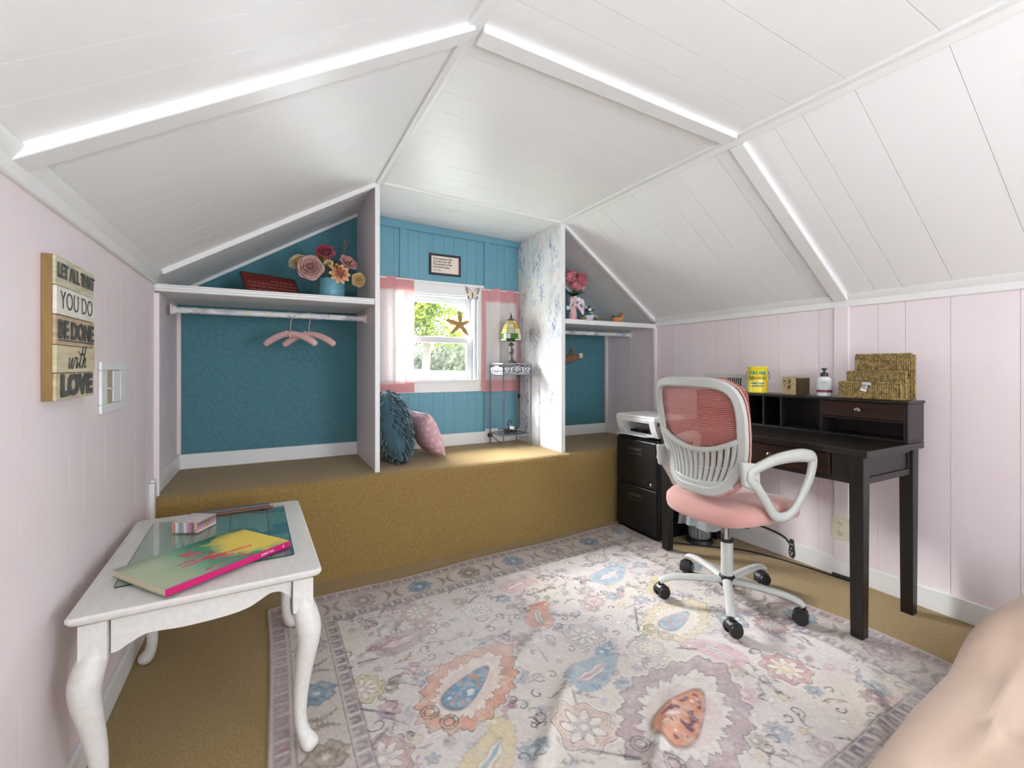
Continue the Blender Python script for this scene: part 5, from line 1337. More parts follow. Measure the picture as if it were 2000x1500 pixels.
curtain('window_curtain', 'left pink curtain with white centre, hanging beside the closet partition', .578, .942, .957, 1.789, [(.26, .10, .040), (.60, .12, .036)], .006, 1, (-.1, .80, .085, .90))
curtain('window_curtain', 'right pink curtain with white centre, hanging behind the stained-glass lamp', 1.487, 1.822, .947, 1.764, [(.42, .13, .046), (.78, .10, .040)], .005, 4, (.09, .93, .10, .885))

fr = thing('framed_quote', 'small black framed quote in typewriter letters on the teal wall above the window', 'picture frame', (1.188, YW, 1.917))
fw, fh = .252, .160
MB().box(-fw / 2, fw / 2, -.014, -.0005, fh / 2 - .016, fh / 2).box(-fw / 2, fw / 2, -.014, -.0005, -fh / 2, -fh / 2 + .016).box(-fw / 2, -fw / 2 + .016, -.014, -.0005, -fh / 2 + .016, fh / 2 - .016).box(fw / 2 - .016, fw / 2, -.014, -.0005, -fh / 2 + .016, fh / 2 - .016).build('frame', mat('black_frame', rgb(30, 28, 28), .45), fr, bevel=.002, smooth=False)
pp = MB().box(-fw / 2 + .014, fw / 2 - .014, -.007, -.002, -fh / 2 + .014, fh / 2 - .014).build('paper', mat('blush_paper', rgb(232, 216, 204), .7), fr, smooth=False)
ik = mat('typewriter_ink', rgb(48, 42, 40), .7)
for k, l in enumerate(('The meaning of life', 'is to find your gift.', 'The purpose of life', 'is to give it away.')):
    text_mesh(l, .0185, ik, 'lettering', pp, (-.094, -.0076, .043 - k * .0205), (PI / 2, 0, 0), 'LEFT', weight=.0004, sx=1.04)
text_mesh('Pablo Picasso', .011, ik, 'lettering', pp, (-.094, -.0076, -.042), (PI / 2, 0, 0), 'LEFT')

bf = thing('butterfly', 'cream and black swallowtail butterfly ornament on the white window casing', 'butterfly', (1.402, YW - .0285, 1.702))
cream_w, blk_w, lil_w = mat('butterfly_cream', rgb(232, 214, 160), .6), mat('butterfly_black', rgb(52, 44, 50), .6), mat('butterfly_lilac', rgb(206, 196, 212), .6)
for s in (-1, 1):
    up = [(0, .006), (.010, .034), (.034, .056), (.062, .060), (.058, .034), (.048, .008), (.026, -.006), (.004, -.004)]
    lo = [(.003, -.002), (.026, -.004), (.044, -.006), (.044, -.028), (.034, -.040), (.040, -.056), (.028, -.054), (.020, -.040), (.006, -.026)]
    def wing(poly, m, t0, t1, nm): MB().prism([(s * p, q) for p, q in (poly if s > 0 else poly[::-1])], lambda p, q, t: (p, -t - abs(p) * .12, q), t0, t1).build(nm, m, bf, smooth=False)
    wing(up, lil_w, .002, .003, 'upper_wing'); wing(lo, lil_w, .002, .003, 'lower_wing')
    wing([(.002, .002), (.012, .028), (.030, .040), (.036, .020), (.026, .0), (.006, -.002)], cream_w, .0031, .0036, 'wing_patch')
    wing([(.004, -.004), (.026, -.006), (.030, -.022), (.014, -.024)], cream_w, .0031, .0036, 'wing_patch')
    for a_, b_ in (((.058, .062), (.044, .006)), ((.047, .058), (.036, .010)), ((.044, -.004), (.036, -.036)), ((.036, -.010), (.030, -.034)), ((.012, .030), (.034, .052)), ((.022, -.052), (.040, -.056)), ((.008, -.026), (.020, -.038))):
        MB().tube([(s * a_[0], -.0042 - a_[0] * .12, a_[1]), (s * b_[0], -.0042 - b_[0] * .12, b_[1])], .0024, 5, flat=(1, .5)).build('wing_stripe', blk_w, bf)
MB().tube([(0, -.004, .020), (0, -.006, .0), (0, -.004, -.030)], [.003, .0045, .002], 8).build('body', blk_w, bf)

sf = thing('starfish', 'dried tan starfish leaning on the window meeting rail', 'starfish', (1.318, YW + .020, 1.472))
b = MB(); n = 80; rings = []
tips = [(PI / 2 + .02, .118), (PI / 2 - 1.22, .092), (PI / 2 - 2.42, .118), (PI / 2 + 2.35, .112), (PI / 2 + 1.30, .128)]
def star_r(a):          # straight-sided arms between blunt inner corners
    best = .030
    for ta, tr in tips:
        d = abs((a - ta + PI) % (2 * PI) - PI) / .63
        if d < 1: best = max(best, tr * (1 - d) ** 1.35 + .030 * d)
    return best
lv_ = [(0, -.013), (.45, -.012), (.80, -.008), (1.0, 0), (.8, .004), (0, .006)]
vs = []
for k, y in lv_:
    for i in range(n):
        a = 2 * PI * i / n; r = star_r(a) * k
        vs.append((r * math.cos(a), y * (1 if r < .05 else .75) + .0008 * math.sin(i * 7 + k * 20), r * math.sin(a)))
fs = []
for j in range(len(lv_) - 1):
    for i in range(n): fs.append((j * n + i, j * n + (i + 1) % n, (j + 1) * n + (i + 1) % n, (j + 1) * n + i))
b.add(vs, fs); b.build('body', mat('starfish_tan', rgb(176, 140, 92), .85, noise=.35, nscale=160, bump=.7, bscale=220), sf, ang=80)

# teal petal pillow and pink dotted pillow
def pillow_pt(u, v, w, h, t, puff=.5):
    a, c = u * 2 - 1, v * 2 - 1
    e = (max(0, 1 - abs(a) ** 2.6) * max(0, 1 - abs(c) ** 2.6)) ** puff
    pin = 1 - .06 * (1 - abs(c)) * abs(a) ** 2; pin2 = 1 - .06 * (1 - abs(a)) * abs(c) ** 2
    return a * w / 2 * pin, c * h / 2 * pin2, t / 2 * e
tp_ = thing('petal_pillow', 'round-shouldered dark teal pillow covered in felt petals on the window seat', 'pillow', (.700, 2.925, ZB + .235), rot=(0, math.radians(-14), math.radians(-12)))
fm = mat('dark_teal_felt', rgb(60, 96, 108), .9, sheen=.35, noise=.15, nscale=60)
fm2 = mat('dark_teal_felt_pale', rgb(92, 130, 140), .9, sheen=.35)
W_p, H_p, T_p = .34, .44, .20      # thickness along local x, width along y, height along z
b = MB()
for s in (1, -1):
    b.grid(lambda u, v: (lambda q: (s * q[2], q[0] * s, q[1]))(pillow_pt(u, v, W_p, H_p, T_p)), 16, 20)
b.build('core', fm, tp_, ang=180)
rg = random.Random(8)
for mi, m_ in enumerate((fm, fm2)):
    b = MB()
    for k in range(520 if mi == 0 else 260):
        u, v = rg.random(), rg.random()
        s = 1 if rg.random() < .72 else -1
        q = pillow_pt(u, v, W_p, H_p, T_p); p = Vector((s * q[2], q[0] * s, q[1]))
        nrm = Vector((s * max(.15, q[2]) * 3.2, p.y * 1.3, p.z * .9 + .02)).normalized()
        down = Vector((0, rg.uniform(-.6, .6), -1)); d = (down - nrm * down.dot(nrm)).normalized(); d = (d + nrm * rg.uniform(.35, .95)).normalized()
        sd = d.cross(nrm).normalized(); L = rg.uniform(.034, .050); w = rg.uniform(.012, .017)
        up_ = nrm * .006
        b.add([p, p + d * L * .45 + sd * w + up_, p + d * L * .85 + sd * w * .75, p + d * L, p + d * L * .85 - sd * w * .75, p + d * L * .45 - sd * w + up_, p + d * L * .5 - up_ * .8], [(0, 1, 6), (1, 2, 6), (2, 3, 6), (3, 4, 6), (4, 5, 6), (5, 0, 6)])
    o = b.build('felt_petals', m_, tp_, ang=180); o['kind'] = 'stuff'
dp = thing('dotted_pillow', 'small pink pillow with white dots leaning on the teal petal pillow', 'pillow', (.945, 2.985, ZB + .158), rot=(0, math.radians(-24), math.radians(10)))
nn = 40
b = MB()
for s in (1, -1):
    b.grid(lambda u, v: (lambda q: (s * q[2], q[0] * s, q[1]))(pillow_pt(u, v, .30, .315, .130, .55)), nn, nn)
o = b.build('cover', mat('dotted_pink_cotton', rgb(222, 180, 186), .85, attr='paint', bump=.15, bscale=300), dp, ang=180)
co = np.empty(len(o.data.vertices) * 3, np.float32); o.data.vertices.foreach_get('co', co); co = co.reshape(-1, 3)
gy, gz = co[:, 1] / .042, co[:, 2] / .042; row = np.floor(gz); dx = ((gy + .5 * (row % 2)) % 1) - .5; dz = (gz % 1) - .5
c = np.where((np.hypot(dx, dz) < .24)[:, None], colour(236, 214, 216), colour(216, 172, 180)); paint(o, c)
MB().tube([(0, q[0], q[1]) for q in [pillow_pt(a, b_, .30, .315, .13) for a, b_ in [(k / 20, 0) for k in range(20)] + [(1, k / 20) for k in range(20)] + [(1 - k / 20, 1) for k in range(20)] + [(0, 1 - k / 20) for k in range(20)]]], .0028, 6, closed=True).build('seam', mat('pale_piping', rgb(232, 200, 204), .8), dp)

# wrought iron stand, stained-glass lamp
iron = mat('grey_wrought_iron', rgb(128, 132, 138), .35, metal=.75)
iron2 = mat('pale_iron_scroll', rgb(196, 200, 206), .4, metal=.5)
st = thing('plant_stand', 'slender grey iron stand with scrollwork frieze on the window seat', 'stand', (1.661, 3.112, ZB), math.radians(-1.5))
hs, zt_ = .118, .632
for sx in (-1, 1):
    for sy in (-1, 1): MB().tube([(sx * hs, sy * hs, 0.0), (sx * hs, sy * hs, zt_)], .0062, 4).build('leg', iron, st, ang=20)
for z, nm in ((zt_ - .004, 'top_rail'), (zt_ - .082, 'frieze_rail'), (.088, 'shelf_rail')):
    b = MB()
    for (x0, y0, x1, y1) in ((-hs, -hs, hs, -hs), (hs, -hs, hs, hs), (hs, hs, -hs, hs), (-hs, hs, -hs, -hs)): b.tube([(x0, y0, z), (x1, y1, z)], .0058 if z > .2 else .0048, 4)
    b.build(nm, iron, st, ang=20)
MB().box(-hs, hs, -hs, hs, zt_ - .004, zt_ + .002).build('top_plate', iron, st, bevel=.001, smooth=False)
MB().box(-hs + .004, hs - .004, -hs + .004, hs - .004, .0865, .0885).build('lower_shelf', glass_mat('clear_glass'), st, smooth=False)
def scroll(p0, ax):
    b = MB(); P = lambda q, z: (p0[0] + ax[0] * q, p0[1] + ax[1] * q, z)
    zc = zt_ - .046
    for s in (-1, 1):
        for cx, r, a0, dr in ((.030, .020, -.6, 1), (.060, .015, PI + .4, -1), (.085, .017, -.4, 1), (.014, .010, 2.2, -1)):
            b.tube([P(s * (cx + r * (1 - .7 * t) * math.cos(a0 + dr * t * 5.5)), zc + r * (1 - .7 * t) * math.sin(a0 + dr * t * 5.5)) for t in np.linspace(0, 1, 14)], .0036, 6)
        b.tube([P(s * q, zc + z) for q, z in ((.005, -.030), (.03, -.022), (.055, -.030), (.08, -.020), (.105, -.028))], .004, 6)
        for q, z, a in ((.045, .012, .6), (.072, .010, 1.0), (.1, .002, .4), (.02, .024, 1.2), (.05, -.016, -.4), (.092, -.014, .2)):
            b.ball(P(s * q, zc + z), (.0085 if ax[0] else .003, .003 if ax[0] else .0085, .0055), 8, 5)
    b.ball(P(0, zc + .012), (.009 if ax[0] else .003, .003 if ax[0] else .009, .013), 8, 6); b.ball(P(0, zc - .010), (.014 if ax[0] else .003, .003 if ax[0] else .014, .007), 8, 6)
    b.build('frieze', iron2, st)
scroll((0, -hs), (1, 0)); scroll((-hs, 0), (0, 1)); scroll((hs, 0), (0, 1)); scroll((0, hs), (1, 0))

lamp = thing('stained_glass_lamp', 'small lamp with stained glass tulip shade on bronze base, on the iron stand', 'lamp', (1.666, 3.108, ZB + zt_ + .0025))
brz = mat('dark_bronze_lamp', rgb(104, 100, 92), .4, metal=.7, bump=.2, bscale=80)
MB().lathe([(.046, 0), (.048, .006), (.040, .012), (.024, .018), (.016, .028), (.011, .05), (.013, .062), (.019, .078), (.022, .095), (.016, .11), (.010, .125), (.014, .135), (.024, .142), (.020, .150), (.008, .158), (.006, .22)], n=20).build('base', brz, lamp, ang=50)
b = MB()
for k in range(6):
    a = k * PI / 3; b.ball((.019 * math.cos(a), .019 * math.sin(a), .092), (.006, .006, .014), 6, 6)
b.build('base_leaf', brz, lamp)
gcols = {'cream': (236, 224, 180), 'straw': (228, 206, 128), 'pale': (206, 218, 190), 'green': (96, 136, 62), 'deep': (58, 92, 56), 'white': (222, 232, 226), 'amber': (222, 186, 92)}
def stained(k):
    c = rgb(*gcols[k]); return thin_mat('stained_' + k, c, .45)
came = mat('lead_came', rgb(40, 46, 38), .5, metal=.4)
prof_s = [(.030, .330), (.052, .305), (.070, .268), (.083, .225), (.088, .186), (.083, .174)]
NP = 8
def sp(k, j, f=1.0): a = 2 * PI * (k - .18) / NP; return Vector((prof_s[j][0] * f * math.cos(a), prof_s[j][0] * f * math.sin(a), prof_s[j][1]))
bc = MB()
for k in range(NP):
    for j in range(5):
        A0, A1, B1, B0 = sp(k, j), sp(k + 1, j), sp(k + 1, j + 1), sp(k, j + 1)
        if j < 2: cl_ = ['cream', 'straw', 'cream', 'amber'][(k + j) % 4]
        elif j == 2: cl_ = ['straw', 'pale', 'cream', 'pale'][k % 4]
        elif j == 3: cl_ = ['green', 'white', 'green', 'amber'][k % 4]
        else: cl_ = ['pale', 'deep', 'cream', 'green'][k % 4]
        if j == 3:
            M_ = (A0 + A1) / 2; Q = (B0 + B1) / 2
            for tri, cc in (((A0, M_, Q, B0), cl_), ((M_, A1, B1, Q), 'white' if cl_ != 'white' else 'green')):
                MB().add(tri, [(0, 1, 2, 3)]).build('glass_piece', stained(cc), lamp, smooth=False)
            bc.tube([M_, Q], .0012, 5)
        else: MB().add([A0, A1, B1, B0], [(0, 1, 2, 3)]).build('glass_piece', stained(cl_), lamp, smooth=False)
        bc.tube([A0, B0], .0014, 5); bc.tube([B0, B1], .0012, 5)
    bc.tube([sp(k, 0), sp(k + 1, 0)], .0014, 5)
bc.build('lead_came', came, lamp)
MB().lathe([(.032, .328), (.030, .338), (.014, .344), (.008, .350), (.011, .358), (.006, .366), (.003, .385), (.001, .392)], n=16).build('finial', brz, lamp)
MB().lathe([(.006, .22), (.014, .232), (.016, .26), (.001, .275)], n=12).build('bulb', mat('frosted_bulb', rgb(236, 232, 222), .4), lamp)

cdm = mat('black_cord', rgb(28, 28, 30), .5)
cd = thing('lamp_cord', 'black lamp cord falling behind the iron stand to a bundle on its lower shelf', 'cord', (0, 0, 0))
MB().tube(bez([(1.715, 3.130, 1.1785), (1.755, 3.18, 1.1785), (1.795, 3.236, 1.15), (1.812, 3.236, 1.02), (1.808, 3.236, .92), (1.812, 3.236, .80), (1.806, 3.234, .72), (1.78, 3.19, .660), (1.70, 3.15, .640), (1.66, 3.12, .645), (1.64, 3.16, .638), (1.68, 3.18, .645), (1.72, 3.14, .640), (1.66, 3.10, .638), (1.62, 3.13, .636)], 6), .0028, 6).build('wire', cdm, cd)
MB().obox((1.808, 3.236, .905), (.018, .012, .034)).build('switch', cdm, cd, bevel=.003)
bd = thing('cord_bundle', 'coiled cords with a black hook and white adapter on the stand lower shelf', 'cords', (1.655, 3.105, ZB + .0888))
b = MB(); rg = random.Random(3)
for k in range(4):
    cx, cy, r = rg.uniform(-.02, .05), rg.uniform(-.02, .02), rg.uniform(.025, .045)
    b.tube([(cx + r * 1.3 * math.cos(t), cy + r * math.sin(t), .006 + .006 * k + .003 * math.sin(t * 3 + k)) for t in np.linspace(0, 6.2, 18)], .003, 6, closed=True)
b.build('coil', cdm, bd)
MB().tube(bez([(-.03, -.03, .01), (-.025, -.03, .05), (-.035, -.03, .085), (-.02, -.03, .105), (-.005, -.03, .095), (-.008, -.03, .08)], 4), .0045, 8).build('hook', cdm, bd)
MB().obox((.0, -.02, .045), (.045, .022, .024), Euler((0, .2, .1))).build('adapter', pr_m, bd, bevel=.003)
ot = thing('wall_outlet', 'white outlet plate at the baseboard beside the iron stand, with a black plug', 'outlet', (1.575, YW - .0145, ZB + .062))
MB().box(-.055, .055, -.005, 0, -.05, .05).build('plate', white_trim, ot, bevel=.002, smooth=False)
pg = MB().lathe([(.018, 0), (.018, .018), (.012, .026), (.005, .034)], (-.02, -.005, 0), 14, Matrix.Rotation(PI / 2, 3, 'X')).build('plug', cdm, ot)
MB().tube(bez([(-.02, -.03, 0), (-.01, -.06, -.012), (.03, -.09, -.05), (.05, -.10, -.054)], 5), .003, 6).build('plug_wire', cdm, ot)

# ================================================================== ON THE HUTCH
HT = DZ + HH + .0006
can = thing('yellow_can', 'yellow metal paint can with teal and black lettering on the desk hutch', 'can', (2.580, 1.690, HT), math.radians(-150))
yl = mat('yellow_enamel', rgb(238, 214, 40), .25, coat=.5)
MB().lathe([(.052, 0), (.0545, .002), (.0545, .006), (.053, .008), (.053, .146), (.0545, .148), (.0545, .153), (.050, .155), (.048, .148), (.047, .012), (.001, .01)], n=40).build('body', yl, can, ang=40)
for s in (-1, 1): MB().lathe([(.007, 0), (.006, .004), (.001, .005)], (0, s * .0535, .12), 10, Matrix.Rotation(-PI / 2 * s, 3, 'X')).build('handle_lug', iron, can)
MB().tube(bez([(0, -.058, .12), (-.02, -.061, .085), (-.058, -.03, .065), (-.064, 0, .060), (-.058, .03, .065), (-.02, .061, .085), (0, .058, .12)], 5), .0016, 6).build('wire_handle', iron, can)
def wrap(o, r, parent_z):
    """bend a flat text mesh (x across, y up) round the can facing local +x"""
    for v in o.data.vertices:
        a = v.co.x / r; d = r + .0004 + v.co.z
        v.co = Vector((d * math.cos(a), d * math.sin(a), v.co.y + parent_z))
    o.location = (0, 0, 0); o.rotation_euler = (0, 0, 0)
tl = mat('teal_print', rgb(28, 132, 140), .4); bkp = mat('black_print', rgb(34, 32, 30), .4)
for tx, sz, z, m, wgt in (('YOU ARE', .024, .116, tl, .0012), ('MORE THAN', .0125, .056, tl, .0007), ('YOU KNOW', .0125, .040, tl, .0007)):
    o = text_mesh(tx, sz, m, 'lettering', can, (0, 0, 0), (0, 0, 0), weight=wgt); wrap(o, .0532, z)
b = MB(); scr = [[(0, 0), (.06, .5), (.10, .55), (.11, .2), (.14, .02)], [(.03, .25), (.14, .28)]]
x = .18
for ch in 'ppreciated':
    if ch in 'p': scr.append([(x, .3), (x + .01, -.25), (x + .01, .28), (x + .06, .3), (x + .07, .08), (x + .02, .05), (x + .1, .12)])
    elif ch in 'dt': scr.append([(x + .06, .25), (x, .2), (x + .02, .03), (x + .06, .1), (x + .07, .55), (x + .07, .08), (x + .1, .1)])
    elif ch == 'i': scr.append([(x, .1), (x + .03, .28), (x + .03, .06), (x + .07, .1)])
    else: scr.append([(x, .1), (x + .05, .3), (x + .01, .2), (x + .02, .03), (x + .09, .1)])
    x += .085 if ch != 'i' else .06
for s in scr:
    pts = [(p.x * .108 - .056, p.y * .055 + .078) for p in bez([(a_, c_, 0) for a_, c_ in s], 4)]
    b.tube([(.0536 * math.cos(q / .0532), .0536 * math.sin(q / .0532), z) for q, z in pts], .0010, 4)
b.build('lettering', bkp, can)
b = MB().lathe([(.0533, .075), (.0535, .085), (.0533, .098)], n=40, cap=False)
MB().add([(.0533 * math.cos(a), .0533 * math.sin(a), .089 + r) for a, r in ((-.25, 0), (-.17, -.013), (0, -.018), (.17, -.013), (.25, 0), (.17, .013), (0, .018), (-.17, .013))], [tuple(range(8))]).build('orange_dot', mat('orange_print', rgb(236, 170, 40), .4), can, smooth=False)

cube = thing('relief_box', 'small square box with raised leaf relief, one side coloured dark for shade, on the desk hutch', 'box', (2.588, 1.474, HT), math.radians(-15))
parch = mat('parchment_relief', rgb(196, 172, 128), .7, noise=.3, nscale=60, bump=.3); bronze_shade = mat('bronze_shade_relief', rgb(88, 74, 44), .45, metal=.35, noise=.4, nscale=40, bump=.4)
cbs = .092
MB().box(-cbs / 2, cbs / 2, -cbs / 2, cbs / 2, 0, cbs).build('body', [parch], cube, bevel=.002, smooth=False)
MB().box(-cbs / 2 + .001, cbs / 2 - .001, -cbs / 2 - .0014, -cbs / 2 - .0002, .001, cbs - .001).build('shaded_face', bronze_shade, cube, smooth=False)  # darker sheet: shade of the side turned from the window, put into colour
rg = random.Random(2)
for face in (0, 1):
    for k in range(7):
        p, q = rg.uniform(-.03, .03), rg.uniform(.016, .078); a = rg.uniform(0, 3.1); L = rg.uniform(.012, .022)
        du, dz = math.cos(a), math.sin(a)
        pts = [(p - du * L * .8, q - dz * L * .8), (p - dz * L * .4, q + du * L * .4), (p + du * L * .9, q + dz * L * .9), (p + dz * L * .4, q - du * L * .4)]
        fn = (lambda p, q, t: (-cbs / 2 - t, p, q)) if face == 0 else (lambda p, q, t: (p, -cbs / 2 - t, q))
        MB().prism(pts, fn, .001, .0035).build('leaf', bronze_shade if (face == 1 or k % 3 == 0) else parch, cube, bevel=.001, smooth=False)
MB().box(-cbs / 2 - .002, cbs / 2 + .002, -cbs / 2 - .002, cbs / 2 + .002, cbs, cbs + .004).build('lid', parch, cube, bevel=.0015, smooth=False)

soap = thing('soap_bottle', 'clear soap pump bottle with black pump and plum band on the desk hutch', 'bottle', (2.565, 1.314, HT), math.radians(-150))
MB().lathe([(.030, 0), (.033, .003), (.034, .03), (.034, .082), (.030, .094), (.018, .102), (.014, .104)], n=28).build('body', mat('soap_clear', rgb(222, 224, 222), .15, coat=.6), soap)
MB().lathe([(.0345, .036), (.0345, .086)], n=28, cap=False).build('label', mat('soap_label', rgb(206, 212, 210), .6), soap)
MB().lathe([(.0347, .020), (.0347, .034)], n=28, cap=False).build('plum_band', mat('plum_band', rgb(128, 44, 84), .5), soap)
MB().lathe([(.018, .103), (.018, .118), (.013, .122), (.005, .124), (.005, .136), (.012, .138), (.012, .146), (.001, .147)], n=18).build('pump', black_pl, soap)
MB().tube([(0, 0, .141), (.02, 0, .141), (.030, 0, .137)], .0042, 8).build('spout', black_pl, soap)
b = MB()
for k in range(5):
    z = .074 - k * .008
    for a in np.linspace(-.35, .35, 9 - k): b.obox((.0349 * math.cos(a), .0349 * math.sin(a), z), (.0005, .0018, .003 if k == 0 else .0018), Euler((0, 0, a)))
b.build('lettering', mat('label_slate', rgb(92, 100, 98), .6), soap, smooth=False)

sea = mat('seagrass', rgb(170, 146, 90), .8, noise=.3, nscale=80, col2=rgb(96, 78, 36), bump=.5, bscale=300)
org = thing('seagrass_organizer', 'stepped three-tier woven seagrass letter holder at the near end of the desk hutch', 'organizer', (0, 0, HT))
def woven(b, c0, du, dv, nu_, nv_, nrm):
    """panel of twisted seagrass knots standing proud of the sheet; c0 corner, du/dv edge vectors"""
    c0, du, dv, nrm = Vector(c0), Vector(du), Vector(dv), Vector(nrm)
    fu, fv = nu_ * 4, nv_ * 4
    def f(u, v):
        k = math.sin(u * nu_ * 2 * PI) * math.sin(v * nv_ * 2 * PI + (1.6 if int(u * nu_ * 2) % 2 else 0)); j = abs(math.sin(u * nu_ * PI)) 
        return c0 + du * u + dv * v + nrm * (.0034 * j + .0018 * k + .001 * math.sin(u * 91 + v * 57))
    b.grid(f, fu, fv)
def rim(b, p, q, r=.0052):
    P, Q = Vector(p), Vector(q); n = max(8, int((Q - P).length / .004))
    b.tube([P + (Q - P) * (k / n) + Vector((.0012 * math.sin(k * 1.9), .0012 * math.cos(k * 2.3), .0012 * math.sin(k * 2.7))) for k in range(n + 1)], lambda t: r * (1 + .16 * math.sin(t * n * 1.57)), 6)
ya, yb = .962, 1.205
for k, (x, h) in enumerate(((2.508, .078), (2.556, .128), (2.612, .212))):
    o0 = .018 if k == 0 else 0
    b = MB(); woven(b, (x, yb + .008 - .012 * k, .004), (0, ya - yb + .004, 0), (0, 0, h - .008), 26, max(4, int(h / .014)), (-1, 0, 0)); b.build('front_panel', sea, org, ang=180, solid=.003)
    b = MB(); y1 = yb + .008 - .012 * k; rim(b, (x, y1, h), (x, ya + .004, h)); rim(b, (x, y1, .004), (x, y1, h)); rim(b, (x, ya + .004, .004), (x, ya + .004, h)); rim(b, (x, y1, .0055), (x, ya + .004, .0055)); b.build('rim', sea, org, ang=180)
for k, (x0, x1, h) in enumerate(((2.511, 2.553, .066), (2.559, 2.609, .116))):
    for y in (ya + .012, yb - .006):
        b = MB(); woven(b, (x0, y, .006), (x1 - x0, 0, 0), (0, 0, h * .8), 5, 6, (0, -1 if y < 1 else 1, 0)); b.build('end_panel', mat('seagrass_shade', rgb(138, 116, 58), .85, noise=.5, nscale=150, bump=.5), org, ang=180, solid=.003)
b = MB()
for y in (ya + .006, yb): rim(b, (2.508, y, .005), (2.612, y, .005), .0045)
b.box(2.508, 2.612, ya + .006, yb, .0005, .003); b.build('base', sea, org, ang=180)
cp = MB().obox((2.503, 1.098, .072), (.012, .036, .015), Euler((0, .3, .2))).obox((2.501, 1.106, .055), (.004, .022, .026), Euler((.3, .1, .1))).build('clip', mat('silver_clip', rgb(190, 194, 204), .25, metal=.7), org, bevel=.002)
MB().obox((2.4975, 1.108, .043), (.003, .026, .010), Euler((.3, .1, .1))).build('clip_tag', mat('pale_pink_tag', rgb(226, 206, 214), .5), cp)

# ================================================================== RIGHT WALL: vent, outlet, cable; wastebasket
vt = thing('wall_vent', 'pale metal return vent with vertical louvres on the pink wall behind the chair', 'vent', (XR, 2.043, .976))
vm = mat('vent_enamel', rgb(206, 208, 200), .45)
vw, vh = .32, .242
MB().box(-.008, -.0005, -vw / 2, vw / 2, vh / 2 - .028, vh / 2).box(-.008, -.0005, -vw / 2, vw / 2, -vh / 2, -vh / 2 + .028).box(-.008, -.0005, -vw / 2, -vw / 2 + .03, -vh / 2 + .028, vh / 2 - .028).box(-.008, -.0005, vw / 2 - .03, vw / 2, -vh / 2 + .028, vh / 2 - .028).box(-.008, -.0005, -.010, .010, -vh / 2 + .028, vh / 2 - .028).build('frame', vm, vt, bevel=.002, smooth=False)
MB().box(-.0018, -.0004, -vw / 2 + .03, vw / 2 - .03, -vh / 2 + .028, vh / 2 - .028).build('duct_shade', mat('duct_shade_black', rgb(24, 24, 22), .8), vt, smooth=False)  # flat dark sheet standing in for the shade behind the louvres
lo_ = None
for side in (-1, 1):
    for k in range(8):
        y = side * (.018 + k * .0148 + .003)
        if lo_ is None:
            lo_ = MB().hexa([(-.0045, -.0016, -vh / 2 + .028), (-.002, -.0034, -vh / 2 + .028), (-.002, -.0022, -vh / 2 + .028), (-.0045, .0016, -vh / 2 + .028), (-.0045, -.0016, vh / 2 - .028), (-.002, -.0034, vh / 2 - .028), (-.002, -.0022, vh / 2 - .028), (-.0045, .0016, vh / 2 - .028)]).build('louvre', vm, vt, smooth=False); lo_.location.y = y
        else:
            c = lo_.copy(); COL.objects.link(c); c.location.y = y
for y in (-vw / 2 + .014, vw / 2 - .014): MB().lathe([(.004, 0), (.003, .002)], (-.008, y, 0), 10, Matrix.Rotation(-PI / 2, 3, 'Y')).build('screw', iron, vt)
o2 = thing('duplex_outlet', 'beige double outlet on the pink wall under the desk', 'outlet', (XR - .0185, 1.318, .270))
bge = mat('outlet_beige', rgb(214, 206, 184), .4)
MB().box(-.006, 0, -.042, .042, -.062, .062).build('plate', bge, o2, bevel=.002, smooth=False)
for z in (-.026, .026):
    rc = MB().lathe([(.0175, 0), (.0175, .002), (.016, .003)], (-.006, 0, z), 20, Matrix.Rotation(-PI / 2, 3, 'Y')).build('receptacle', bge, o2)
    MB().box(-.0094, -.0088, -.0075, -.005, z - .002, z + .008).box(-.0094, -.0088, .005, .0075, z - .002, z + .008).box(-.0094, -.0088, -.002, .002, z - .012, z - .007).build('slots', black_pl, rc, smooth=False)
wb_ = thing('wastebasket', 'black wire mesh wastebasket with a clear plastic liner behind the office chair', 'wastebasket', (2.495, 2.036, 0))
wbm = mat('black_wire_mesh', rgb(34, 34, 32), .5, metal=.3)
b = MB(); nW = 30
rb_, rt_, hb = .085, .096, .275
for s in (-1, 1):
    for k in range(nW):
        b.tube([(((rb_ - .012) + (rt_ - rb_ + .012) * t) * math.cos(2 * PI * (k / nW + s * t * .22)), ((rb_ - .012) + (rt_ - rb_ + .012) * t) * math.sin(2 * PI * (k / nW + s * t * .22)), .012 + (hb - .012) * t) for t in np.linspace(0, 1, 9)], .0010, 3, cap=False)
o = b.build('mesh_side', wbm, wb_); o['kind'] = 'stuff'
MB().lathe([(rb_, 0), (rb_ + .002, .004), (rb_ - .004, .024), (rb_ - .010, .026), (rb_ - .012, .006), (.001, .005)], n=32).build('base_ring', black_pl, wb_)
MB().lathe([(rt_ - .002, hb), (rt_ + .002, hb + .003), (rt_ - .002, hb + .008), (rt_ - .005, hb + .003)], n=32, cap=False).build('rim_ring', black_pl, wb_)
lin_m = bpy.data.materials.new('clear_plastic_liner'); lin_m.use_nodes = True
lp = lin_m.node_tree.nodes['Principled BSDF']; lp.inputs['Base Color'].default_value = rgb(206, 210, 214); lp.inputs['Roughness'].default_value = .22; lp.inputs['Alpha'].default_value = .62
